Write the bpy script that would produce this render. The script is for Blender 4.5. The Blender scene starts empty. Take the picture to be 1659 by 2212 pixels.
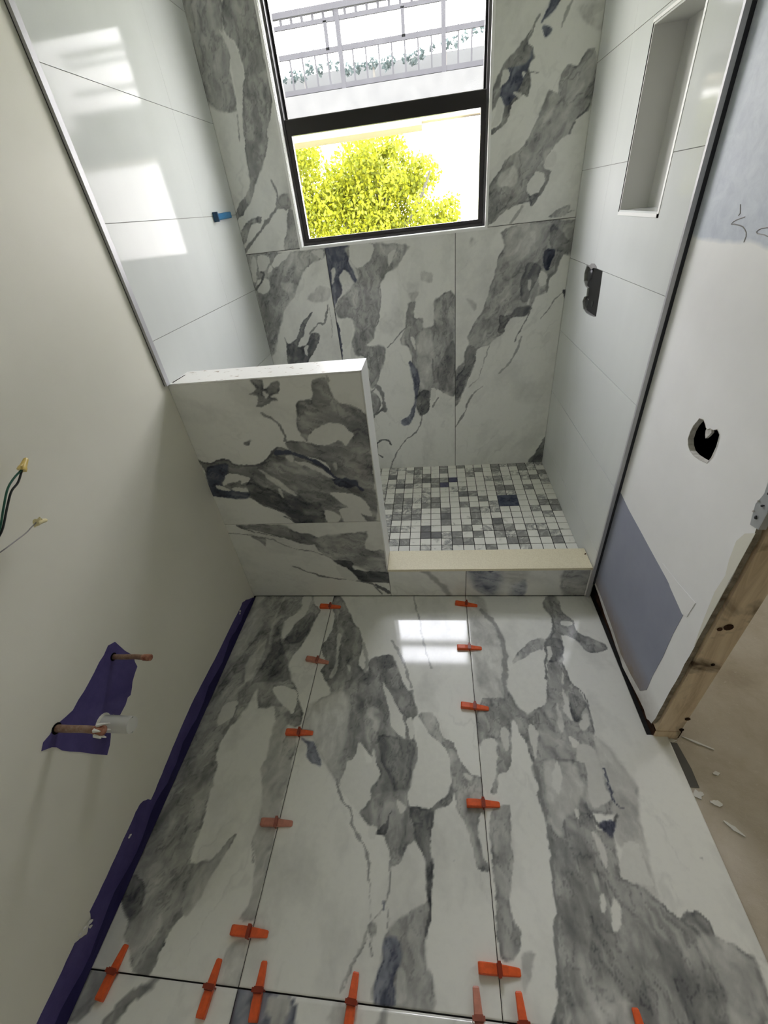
import bpy, bmesh, math, random
import numpy as np
from mathutils import Vector, Matrix
from mathutils.geometry import tessellate_polygon

sc = bpy.context.scene
COL = sc.collection

# ------------------------------------------------------------------ camera
cam_d = bpy.data.cameras.new('camera')
cam = bpy.data.objects.new('camera', cam_d)
COL.objects.link(cam)
cam_d.sensor_fit = 'HORIZONTAL'
cam_d.sensor_width = 36.0
cam_d.lens = 36.0 * 903.6 / 1659.0
cam_d.clip_start = 0.02
R = Matrix(((0.990971, 0.027229, 0.131279), (0.089624, 0.593705, -0.799676), (-0.099715, 0.804222, 0.585904)))
cam.matrix_world = Matrix.Translation((0.8968, -1.3283, 1.4581)) @ R.to_4x4()
sc.camera = cam

# ------------------------------------------------------------------ sky, daylight, exposure
SKY = 11.0
w = bpy.data.worlds.new('overcast_sky')
sc.world = w
w.use_nodes = True
nt = w.node_tree
bg = nt.nodes['Background']
geo = nt.nodes.new('ShaderNodeTexCoord')
sep = nt.nodes.new('ShaderNodeSeparateXYZ')
rmp = nt.nodes.new('ShaderNodeValToRGB')
nt.links.new(geo.outputs['Generated'], sep.inputs[0])
nt.links.new(sep.outputs['Z'], rmp.inputs[0])
rmp.color_ramp.elements[0].position = 0.0
rmp.color_ramp.elements[0].color = (0.93, 0.90, 0.88, 1)
rmp.color_ramp.elements[1].position = 0.7
rmp.color_ramp.elements[1].color = (0.92, 0.94, 1.0, 1)
nt.links.new(rmp.outputs[0], bg.inputs['Color'])
bg.inputs['Strength'].default_value = SKY

def portal(name, loc, rot, sx, sy):
    d = bpy.data.lights.new(name, 'AREA')
    d.shape = 'RECTANGLE'; d.size = sx; d.size_y = sy
    d.cycles.is_portal = True
    o = bpy.data.objects.new(name, d); COL.objects.link(o)
    o.location = loc; o.rotation_euler = rot
    return o
portal('window_portal', (0.71, 1.16, 1.757), (math.radians(-90), 0, 0), 0.9, 0.86)
portal('next_room_daylight_portal', (4.23, 1.15, 1.35), (0, math.radians(90), 0), 0.7, 0.7)  # portal of the unseen opening added to light the next room

sc.view_settings.view_transform = 'Standard'
sc.view_settings.look = 'None'
sc.view_settings.gamma = 1.0
sc.view_settings.use_curve_mapping = False
sc.view_settings.exposure = 0.90
sc.cycles.max_bounces = 14
sc.cycles.diffuse_bounces = 10
sc.cycles.glossy_bounces = 6
sc.cycles.transparent_max_bounces = 12
sc.cycles.caustics_reflective = False
sc.cycles.caustics_refractive = False
sc.cycles.sample_clamp_indirect = 8.0
sc.cycles.use_denoising = True

# ------------------------------------------------------------------ materials
def newmat(name, rough=0.6, spec=0.5, col=(0.8, 0.8, 0.8), metal=0.0):
    m = bpy.data.materials.new(name)
    m.use_nodes = True
    b = m.node_tree.nodes['Principled BSDF']
    b.inputs['Base Color'].default_value = (*col, 1)
    b.inputs['Roughness'].default_value = rough
    b.inputs['Specular IOR Level'].default_value = spec
    b.inputs['Metallic'].default_value = metal
    return m

def nodes(m):
    return m.node_tree.nodes, m.node_tree.links, m.node_tree.nodes['Principled BSDF']

def coords(m, kind='Object', scale=(1, 1, 1)):
    n, l, b = nodes(m)
    tc = n.new('ShaderNodeTexCoord')
    mp = n.new('ShaderNodeMapping')
    mp.inputs['Scale'].default_value = scale
    l.new(tc.outputs[kind], mp.inputs[0])
    return mp.outputs[0]

def noise(m, scale, detail=4, rough=0.5, vec=None, dist=0.0):
    n, l, b = nodes(m)
    t = n.new('ShaderNodeTexNoise')
    t.inputs['Scale'].default_value = scale
    t.inputs['Detail'].default_value = detail
    t.inputs['Roughness'].default_value = rough
    t.inputs['Distortion'].default_value = dist
    if vec is not None:
        l.new(vec, t.inputs['Vector'])
    return t.outputs['Fac']

def ramp(m, fac, stops):
    n, l, b = nodes(m)
    r = n.new('ShaderNodeValToRGB')
    e = r.color_ramp.elements
    e[0].position, e[0].color = stops[0][0], (*stops[0][1], 1)
    e[1].position, e[1].color = stops[-1][0], (*stops[-1][1], 1)
    for p, c in stops[1:-1]:
        x = e.new(p); x.color = (*c, 1)
    l.new(fac, r.inputs[0])
    return r.outputs[0]

def mixc(m, fac, a, b_, mode='MIX'):
    n, l, b = nodes(m)
    x = n.new('ShaderNodeMix'); x.data_type = 'RGBA'; x.blend_type = mode
    for s, v in ((x.inputs[0], fac), (x.inputs[6], a), (x.inputs[7], b_)):
        if isinstance(v, (int, float)): s.default_value = v
        elif isinstance(v, tuple): s.default_value = (*v, 1)
        else: l.new(v, s)
    return x.outputs[2]

def bump(m, h, strength=0.2, dist=0.002):
    n, l, b = nodes(m)
    t = n.new('ShaderNodeBump')
    t.inputs['Strength'].default_value = strength
    t.inputs['Distance'].default_value = dist
    l.new(h, t.inputs['Height']); l.new(t.outputs[0], b.inputs['Normal'])

def setc(m, out):
    n, l, b = nodes(m); l.new(out, b.inputs['Base Color'])

def math_(m, op, a, b_=0.0, c=0.0):
    n, l, b = nodes(m)
    x = n.new('ShaderNodeMath'); x.operation = op
    for i, v in enumerate((a, b_, c)):
        if isinstance(v, (int, float)): x.inputs[i].default_value = v
        else: l.new(v, x.inputs[i])
    return x.outputs[0]

# polished marble-look porcelain: the vein drawing rides on the mesh as the point attribute 'vein'
M_marble = newmat('marble_porcelain', 0.07)
n, l, b = nodes(M_marble)
at = n.new('ShaderNodeAttribute'); at.attribute_name = 'vein'
sp = n.new('ShaderNodeSeparateColor'); l.new(at.outputs['Color'], sp.inputs[0])
vv = coords(M_marble)
fine = noise(M_marble, 55, 5, 0.6, vv)
fac = math_(M_marble, 'MULTIPLY_ADD', math_(M_marble, 'SUBTRACT', fine, 0.5), 0.12, sp.outputs[0])
grey = ramp(M_marble, fac, [(0.0, (0.78, 0.78, 0.725)), (0.25, (0.52, 0.52, 0.49)), (0.5, (0.28, 0.28, 0.268)), (0.75, (0.12, 0.123, 0.125)), (1.0, (0.032, 0.036, 0.042))])
blue = ramp(M_marble, fac, [(0.0, (0.72, 0.74, 0.80)), (0.5, (0.25, 0.265, 0.31)), (0.75, (0.095, 0.105, 0.145)), (1.0, (0.025, 0.03, 0.052))])
setc(M_marble, mixc(M_marble, sp.outputs[1], grey, blue))

M_white_tile = newmat('white_gloss_tile', 0.07, 0.07)
vv = coords(M_white_tile, scale=(1, 1, 0.25))
setc(M_white_tile, ramp(M_white_tile, noise(M_white_tile, 3, 5, 0.6, vv), [(0.35, (0.64, 0.66, 0.645)), (0.65, (0.68, 0.70, 0.685))]))

M_niche = newmat('shaded_niche_tile', 0.3, 0.3, (0.58, 0.58, 0.56))  # white tile darkened, the shade of the recess put into its colour
M_grout = newmat('dark_grout', 0.9, 0.2, (0.022, 0.022, 0.021))
M_grout_light = newmat('pale_grout', 0.9, 0.2, (0.30, 0.30, 0.29))
M_paint = newmat('white_wall_paint', 0.55, 0.3)
vv = coords(M_paint)
setc(M_paint, ramp(M_paint, noise(M_paint, 2.2, 4, 0.6, vv), [(0.3, (0.70, 0.685, 0.60)), (0.7, (0.75, 0.735, 0.65))]))
bump(M_paint, noise(M_paint, 260, 3, 0.6, vv), 0.12, 0.001)

M_ceiling = newmat('ceiling_paint', 0.8, 0.2, (0.90, 0.90, 0.88))

# right wall: white finish below, bluish skim coat and primer above 1.325 m, dirt stain along the foot
M_right = newmat('patched_wall_paint', 0.5, 0.3)
vv = coords(M_right)
n, l, b = nodes(M_right)
sx = n.new('ShaderNodeSeparateXYZ'); l.new(vv, sx.inputs[0])
wob = noise(M_right, 9, 3, 0.5, vv)
hz = math_(M_right, 'MULTIPLY_ADD', math_(M_right, 'SUBTRACT', wob, 0.5), 0.03, sx.outputs['Z'])
up = ramp(M_right, hz, [(0.0, (0, 0, 0)), (1.0, (1, 1, 1))])
msk = n.new('ShaderNodeMapRange'); l.new(hz, msk.inputs[0]); msk.inputs[1].default_value = 1.318; msk.inputs[2].default_value = 1.328
white = ramp(M_right, noise(M_right, 5, 4, 0.6, vv), [(0.3, (0.83, 0.83, 0.825)), (0.7, (0.88, 0.88, 0.875))])
prim = ramp(M_right, noise(M_right, 26, 6, 0.7, vv, 0.4), [(0.35, (0.50, 0.54, 0.62)), (0.65, (0.60, 0.645, 0.71))])
c1 = mixc(M_right, msk.outputs[0], white, prim)
low = n.new('ShaderNodeMapRange'); l.new(hz, low.inputs[0]); low.inputs[1].default_value = 0.16; low.inputs[2].default_value = 0.03
dirt = math_(M_right, 'MULTIPLY', low.outputs[0], noise(M_right, 14, 5, 0.7, vv))
c2 = mixc(M_right, dirt, c1, (0.16, 0.11, 0.065))
setc(M_right, c2)
bump(M_right, noise(M_right, 120, 4, 0.6, vv), 0.10, 0.001)

M_gypsum = newmat('gypsum_core', 0.95, 0.1, (0.55, 0.53, 0.48))
vv = coords(M_gypsum)
setc(M_gypsum, ramp(M_gypsum, noise(M_gypsum, 60, 5, 0.7, vv), [(0.3, (0.42, 0.40, 0.36)), (0.7, (0.74, 0.73, 0.69))]))
M_drywall_edge = newmat('dirty_board_edge', 0.95, 0.1)
vv = coords(M_drywall_edge)
setc(M_drywall_edge, ramp(M_drywall_edge, noise(M_drywall_edge, 40, 5, 0.7, vv), [(0.3, (0.13, 0.10, 0.07)), (0.7, (0.34, 0.30, 0.24))]))
M_board = newmat('moisture_board', 0.75, 0.2)
vv = coords(M_board)
bc = ramp(M_board, noise(M_board, 6, 4, 0.6, vv), [(0.3, (0.27, 0.285, 0.36)), (0.7, (0.31, 0.325, 0.40))])
n, l, b = nodes(M_board)
sx = n.new('ShaderNodeSeparateXYZ'); l.new(vv, sx.inputs[0])
low = n.new('ShaderNodeMapRange'); l.new(sx.outputs['Z'], low.inputs[0]); low.inputs[1].default_value = 0.17; low.inputs[2].default_value = 0.05
dirt = math_(M_board, 'MULTIPLY', low.outputs[0], math_(M_board, 'MULTIPLY', noise(M_board, 18, 5, 0.7, vv), 1.5))
setc(M_board, mixc(M_board, dirt, bc, (0.24, 0.17, 0.10)))

M_black = newmat('black_cavity', 0.9, 0.1, (0.006, 0.006, 0.006))  # near-black colour for the darkness of cavities and gaps
M_steel = newmat('brushed_trim', 0.4, 0.5, (0.46, 0.46, 0.48), 0.15)
M_shadow_dark = newmat('shadow_dark', 0.6, 0.3, (0.035, 0.035, 0.042))  # shadow beside the trims as a near-black colour, also for bead holes
M_galv = newmat('galvanised_bead', 0.4, 0.5, (0.55, 0.57, 0.60), 0.6)
M_white_trim = newmat('white_edge_trim', 0.35, 0.5, (0.82, 0.82, 0.80))

M_cap = newmat('scuffed_white_stone', 0.35, 0.5)
vv = coords(M_cap, scale=(1, 2.2, 1))
mark = ramp(M_cap, noise(M_cap, 21, 5, 0.65, vv, 0.3), [(0.615, (0, 0, 0)), (0.65, (1, 1, 1))])
setc(M_cap, mixc(M_cap, mark, (0.84, 0.83, 0.79), (0.36, 0.27, 0.20)))
M_cream = newmat('cream_stone', 0.45, 0.4)
vv = coords(M_cream)
setc(M_cream, ramp(M_cream, noise(M_cream, 220, 2, 0.5, vv), [(0.35, (0.71, 0.645, 0.47)), (0.65, (0.79, 0.73, 0.55))]))

def mosaic_mat(name, stops, scale=16):
    m = newmat(name, 0.22)
    n, l, b = nodes(m)
    vv = coords(m)
    oi = n.new('ShaderNodeObjectInfo')
    add = n.new('ShaderNodeVectorMath'); add.operation = 'MULTIPLY_ADD'
    l.new(oi.outputs['Random'], add.inputs[0]); add.inputs[1].default_value = (37, 19, 53); l.new(vv, add.inputs[2])
    setc(m, ramp(m, noise(m, scale, 5, 0.65, add.outputs[0], 1.4), stops))
    return m
MOS = {
 'w': mosaic_mat('mosaic_white', [(0.3, (0.84, 0.835, 0.78)), (0.60, (0.80, 0.795, 0.74)), (0.70, (0.50, 0.50, 0.47))]),
 'l': mosaic_mat('mosaic_veined', [(0.38, (0.80, 0.795, 0.74)), (0.5, (0.50, 0.50, 0.47)), (0.58, (0.26, 0.26, 0.26)), (0.66, (0.72, 0.72, 0.67))]),
 'g': mosaic_mat('mosaic_grey', [(0.3, (0.56, 0.555, 0.52)), (0.48, (0.30, 0.30, 0.285)), (0.58, (0.24, 0.24, 0.235)), (0.75, (0.48, 0.475, 0.45))]),
 'd': mosaic_mat('mosaic_dark', [(0.3, (0.13, 0.13, 0.135)), (0.7, (0.26, 0.26, 0.26))]),
 'b': mosaic_mat('mosaic_blue', [(0.3, (0.045, 0.045, 0.10)), (0.7, (0.12, 0.12, 0.20))]),
}
M_drain = newmat('dark_blue_drain_tape', 0.5, 0.4)
vv = coords(M_drain)
setc(M_drain, ramp(M_drain, noise(M_drain, 40, 4, 0.6, vv), [(0.35, (0.022, 0.032, 0.065)), (0.75, (0.10, 0.12, 0.17))]))
bump(M_drain, noise(M_drain, 50, 3, 0.6, vv), 0.6, 0.004)

def plastic(name, c, rough=0.35, var=0.15):
    m = newmat(name, rough)
    vv = coords(m)
    setc(m, ramp(m, noise(m, 70, 3, 0.6, vv), [(0.3, tuple(x * (1 - var) for x in c)), (0.7, tuple(min(1, x * (1 + var)) for x in c))]))
    return m
M_orange = plastic('orange_plastic', (0.72, 0.105, 0.022))
M_orange_deep = plastic('deep_orange_plastic', (0.28, 0.032, 0.010))
M_orange_pale = plastic('pale_orange_plastic', (0.50, 0.20, 0.14))  # paler mix, the ghosted half see-through look of some wedges put into colour
M_orange_pale_deep = plastic('pale_deep_orange_plastic', (0.33, 0.10, 0.07))
M_blue_pl = plastic('blue_plastic', (0.015, 0.16, 0.36), 0.3)
M_blue_dk = plastic('dark_blue_plastic', (0.006, 0.05, 0.12), 0.3)
M_purple = newmat('purple_masking_tape', 0.6, 0.3)
vv = coords(M_purple)
setc(M_purple, ramp(M_purple, noise(M_purple, 14, 5, 0.7, vv), [(0.3, (0.060, 0.046, 0.175)), (0.7, (0.095, 0.078, 0.235))]))
bump(M_purple, noise(M_purple, 90, 3, 0.6, vv), 0.35, 0.002)
M_purple_dk = newmat('purple_tape_shaded', 0.6, 0.3, (0.016, 0.012, 0.075))  # darker tape purple, carries the shade of the gap at the wall foot
M_plaster = newmat('dried_plaster', 0.9, 0.2, (0.70, 0.69, 0.66))
M_copper = newmat('tarnished_copper', 0.5, 0.5, metal=0.35)
vv = coords(M_copper)
setc(M_copper, ramp(M_copper, noise(M_copper, 60, 5, 0.7, vv), [(0.3, (0.16, 0.085, 0.055)), (0.55, (0.30, 0.19, 0.13)), (0.75, (0.42, 0.34, 0.28))]))
M_copper_end = newmat('red_copper_end', 0.45, 0.5, metal=0.3)
vv = coords(M_copper_end)
setc(M_copper_end, ramp(M_copper_end, noise(M_copper_end, 80, 3, 0.6, vv), [(0.35, (0.20, 0.045, 0.025)), (0.7, (0.52, 0.27, 0.17))]))
M_pvc = newmat('white_pvc', 0.4, 0.5, (0.66, 0.66, 0.61))
M_wire_green = newmat('green_insulation', 0.4, 0.5, (0.008, 0.085, 0.055))
M_wire_black = newmat('black_insulation', 0.4, 0.5, (0.012, 0.016, 0.016))
M_wire_grey = newmat('grey_insulation', 0.5, 0.4, (0.30, 0.29, 0.29))
M_yellow = plastic('yellow_wire_nut', (0.66, 0.50, 0.15), 0.3)
M_yellow_pale = plastic('pale_yellow_wire_nut', (0.74, 0.66, 0.38), 0.3)
M_valve = newmat('black_valve_plastic', 0.4, 0.4, (0.012, 0.012, 0.013))
M_valve2 = newmat('charcoal_valve_plastic', 0.35, 0.5, (0.022, 0.023, 0.025))

M_wood = newmat('raw_stud_wood', 0.8, 0.2)
vv = coords(M_wood, scale=(9, 9, 0.9))
wc = ramp(M_wood, noise(M_wood, 2.5, 6, 0.65, vv, 0.8), [(0.3, (0.46, 0.34, 0.22)), (0.5, (0.70, 0.56, 0.40)), (0.7, (0.80, 0.67, 0.49))])
vv2 = coords(M_wood)
st = ramp(M_wood, noise(M_wood, 7, 4, 0.6, vv2, 0.5), [(0.56, (0, 0, 0)), (0.72, (1, 1, 1))])
setc(M_wood, mixc(M_wood, st, wc, (0.12, 0.085, 0.055)))
M_sill_wood = newmat('stained_plate_wood', 0.9, 0.2)
vv = coords(M_sill_wood)
setc(M_sill_wood, ramp(M_sill_wood, noise(M_sill_wood, 18, 5, 0.7, vv), [(0.4, (0.018, 0.010, 0.006)), (0.75, (0.12, 0.055, 0.03))]))

M_concrete = newmat('dusty_concrete', 0.85, 0.2)
vv = coords(M_concrete)
cc = ramp(M_concrete, noise(M_concrete, 3.2, 8, 0.65, vv, 0.3), [(0.3, (0.34, 0.285, 0.215)), (0.5, (0.46, 0.405, 0.325)), (0.7, (0.56, 0.51, 0.44))])
sk = ramp(M_concrete, noise(M_concrete, 60, 3, 0.7, vv), [(0.64, (0, 0, 0)), (0.74, (1, 1, 1))])
setc(M_concrete, mixc(M_concrete, math_(M_concrete, 'MULTIPLY', sk, 0.35), cc, (0.70, 0.66, 0.60)))
bump(M_concrete, noise(M_concrete, 35, 6, 0.7, vv), 0.3, 0.004)
M_mortar = newmat('grey_mortar', 0.9, 0.2, (0.13, 0.125, 0.115))

M_frame = newmat('black_window_frame', 0.3, 0.5, (0.018, 0.016, 0.017))
M_frame2 = newmat('dusty_frame_lip', 0.6, 0.3, (0.13, 0.125, 0.11))
def glass(name, haze):
    m = bpy.data.materials.new(name); m.use_nodes = True
    n = m.node_tree.nodes; l = m.node_tree.links
    for x in list(n):
        if x.type != 'OUTPUT_MATERIAL': n.remove(x)
    out = [x for x in n if x.type == 'OUTPUT_MATERIAL'][0]
    tr = n.new('ShaderNodeBsdfTransparent'); tr.inputs[0].default_value = (0.96, 0.955, 0.96, 1)
    gl = n.new('ShaderNodeBsdfGlossy'); gl.inputs['Roughness'].default_value = 0.02
    fr = n.new('ShaderNodeFresnel'); fr.inputs[0].default_value = 1.45
    gm = n.new('ShaderNodeNewGeometry'); om = n.new('ShaderNodeMath'); om.operation = 'SUBTRACT'; om.inputs[0].default_value = 1.0; l.new(gm.outputs['Backfacing'], om.inputs[1])
    fm = n.new('ShaderNodeMath'); fm.operation = 'MULTIPLY'; l.new(fr.outputs[0], fm.inputs[0]); l.new(om.outputs[0], fm.inputs[1])
    mx = n.new('ShaderNodeMixShader'); l.new(fm.outputs[0], mx.inputs[0]); l.new(tr.outputs[0], mx.inputs[1]); l.new(gl.outputs[0], mx.inputs[2])
    if haze:
        df = n.new('ShaderNodeBsdfTranslucent'); df.inputs[0].default_value = (0.85, 0.88, 0.9, 1)
        t = n.new('ShaderNodeTexNoise'); t.inputs['Scale'].default_value = 25; t.inputs['Detail'].default_value = 6
        tc = n.new('ShaderNodeTexCoord'); l.new(tc.outputs['Object'], t.inputs['Vector'])
        mr = n.new('ShaderNodeMapRange'); l.new(t.outputs['Fac'], mr.inputs[0])
        mr.inputs[1].default_value = 0.4; mr.inputs[2].default_value = 0.8; mr.inputs[3].default_value = haze * 0.6; mr.inputs[4].default_value = haze * 1.6
        m2 = n.new('ShaderNodeMixShader'); l.new(mr.outputs[0], m2.inputs[0]); l.new(mx.outputs[0], m2.inputs[1]); l.new(df.outputs[0], m2.inputs[2])
        l.new(m2.outputs[0], out.inputs[0])
    else:
        l.new(mx.outputs[0], out.inputs[0])
    return m
M_glass = glass('window_glass', 0.0)
M_glass_haze = glass('dusty_window_glass', 0.006)

# ------------------------------------------------------------------ helpers
def tag(o, label=None, cat=None, group=None, kind=None):
    if label: o['label'] = label
    if cat: o['category'] = cat
    if group: o['group'] = group
    if kind: o['kind'] = kind
    return o

class MB:
    """collects faces, then build() links them as ONE mesh object"""
    def __init__(s): s.v = []; s.f = []; s.mi = []; s.cur = 0
    def add(s, vs, fs):
        k = len(s.v); s.v += [tuple(x) for x in vs]
        s.f += [tuple(i + k for i in f) for f in fs]; s.mi += [s.cur] * len(fs)
    def box(s, x0, x1, y0, y1, z0, z1):
        s.add([(x0, y0, z0), (x1, y0, z0), (x1, y1, z0), (x0, y1, z0), (x0, y0, z1), (x1, y0, z1), (x1, y1, z1), (x0, y1, z1)],
              [(0, 3, 2, 1), (4, 5, 6, 7), (0, 1, 5, 4), (1, 2, 6, 5), (2, 3, 7, 6), (3, 0, 4, 7)])
    def bevbox(s, x0, x1, y0, y1, z0, z1, c=0.001):
        """box with its top edges chamfered"""
        s.add([(x0, y0, z0), (x1, y0, z0), (x1, y1, z0), (x0, y1, z0),
               (x0, y0, z1 - c), (x1, y0, z1 - c), (x1, y1, z1 - c), (x0, y1, z1 - c),
               (x0 + c, y0 + c, z1), (x1 - c, y0 + c, z1), (x1 - c, y1 - c, z1), (x0 + c, y1 - c, z1)],
              [(0, 3, 2, 1), (0, 1, 5, 4), (1, 2, 6, 5), (2, 3, 7, 6), (3, 0, 4, 7), (4, 5, 9, 8), (5, 6, 10, 9), (6, 7, 11, 10), (7, 4, 8, 11), (8, 9, 10, 11)])
    def tube(s, pts, r, seg=10, cap=True):
        pts = [Vector(p) for p in pts]; rs = r if isinstance(r, (list, tuple)) else [r] * len(pts)
        rings = []; side = None
        for i, p in enumerate(pts):
            d = (pts[min(i + 1, len(pts) - 1)] - pts[max(i - 1, 0)]).normalized()
            if side is None:
                side = d.orthogonal().normalized()
            side = (side - d * side.dot(d)).normalized(); up = d.cross(side)
            rings.append([p + (side * math.cos(2 * math.pi * k / seg) + up * math.sin(2 * math.pi * k / seg)) * rs[i] for k in range(seg)])
        vs = [x for g in rings for x in g]; fs = []
        for i in range(len(rings) - 1):
            for k in range(seg):
                a = i * seg + k; c = i * seg + (k + 1) % seg
                fs.append((a, c, c + seg, a + seg))
        if cap:
            fs.append(tuple(reversed(range(seg)))); fs.append(tuple(range((len(rings) - 1) * seg, len(rings) * seg)))
        s.add(vs, fs)
    def slab(s, axis, face, depth, outer, holes=()):
        """flat board: outline (and holes) in the two other axes, front at `face`, going to face+depth"""
        loops = [list(outer)] + [list(h) for h in holes]
        ax = [i for i in range(3) if i != axis]
        def P(p, a):
            q = [0, 0, 0]; q[ax[0]], q[ax[1]] = p; q[axis] = a; return tuple(q)
        tr = tessellate_polygon([[Vector((p[0], p[1], 0)) for p in L] for L in loops])
        flat = [p for L in loops for p in L]; N = len(flat)
        vs = [P(p, face) for p in flat] + [P(p, face + depth) for p in flat]
        fs = [tuple(t) for t in tr] + [tuple(i + N for i in reversed(t)) for t in tr]
        k = 0
        side = []
        for L in loops:
            m = len(L)
            for i in range(m):
                a = k + i; c = k + (i + 1) % m
                side.append((a, c, c + N, a + N))
            k += m
        s.add(vs, fs)
        k0 = len(s.v) - len(vs); c0 = s.cur
        if getattr(s, 'side_mat', None) is not None: s.cur = s.side_mat
        s.f += [tuple(i + k0 for i in f) for f in side]; s.mi += [s.cur] * len(side)
        s.cur = c0
    def build(s, name, mats, parent=None, origin=(0, 0, 0), smooth=False):
        me = bpy.data.meshes.new(name)
        ox, oy, oz = origin
        me.from_pydata([(x - ox, y - oy, z - oz) for x, y, z in s.v], [], s.f)
        for m in (mats if isinstance(mats, (list, tuple)) else [mats]): me.materials.append(m)
        for p, i in zip(me.polygons, s.mi): p.material_index = i
        bm = bmesh.new(); bm.from_mesh(me); bmesh.ops.recalc_face_normals(bm, faces=bm.faces); bm.to_mesh(me); bm.free()
        if smooth:
            for p in me.polygons: p.use_smooth = True
            me.set_sharp_from_angle(angle=math.radians(40))
        o = bpy.data.objects.new(name, me); COL.objects.link(o)
        if parent is not None: o.parent = parent
        po = parent_origin(parent)
        o.location = (ox - po[0], oy - po[1], oz - po[2])
        return o
def parent_origin(p):
    if p is None: return (0, 0, 0)
    a = parent_origin(p.parent); return (a[0] + p.location[0], a[1] + p.location[1], a[2] + p.location[2])
def empty(name, loc):
    o = bpy.data.objects.new(name, None); COL.objects.link(o); o.location = loc; o.empty_display_size = 0.05
    return o
def boxo(name, mats, dims, parent=None):
    m = MB(); m.box(*dims); return m.build(name, mats, parent)

# value noise on a lattice, for the outlines of the veins
_rng = np.random.RandomState(7); LAT = _rng.rand(256, 256)
def vnoise(u, v):
    iu = np.floor(u).astype(int); iv = np.floor(v).astype(int); fu = u - iu; fv = v - iv
    fu = fu * fu * (3 - 2 * fu); fv = fv * fv * (3 - 2 * fv)
    g = lambda a, c: LAT[a % 256, c % 256]
    return (g(iu, iv) * (1 - fu) + g(iu + 1, iv) * fu) * (1 - fv) + (g(iu, iv + 1) * (1 - fu) + g(iu + 1, iv + 1) * fu) * fv
def fbm(u, v, o=4):
    s = 0; a = 0.5; t = 0
    for k in range(o):
        s = s + a * vnoise(u * 2 ** k + 17.3 * k, v * 2 ** k + 5.1 * k); t += a; a *= 0.55
    return s / t

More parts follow.
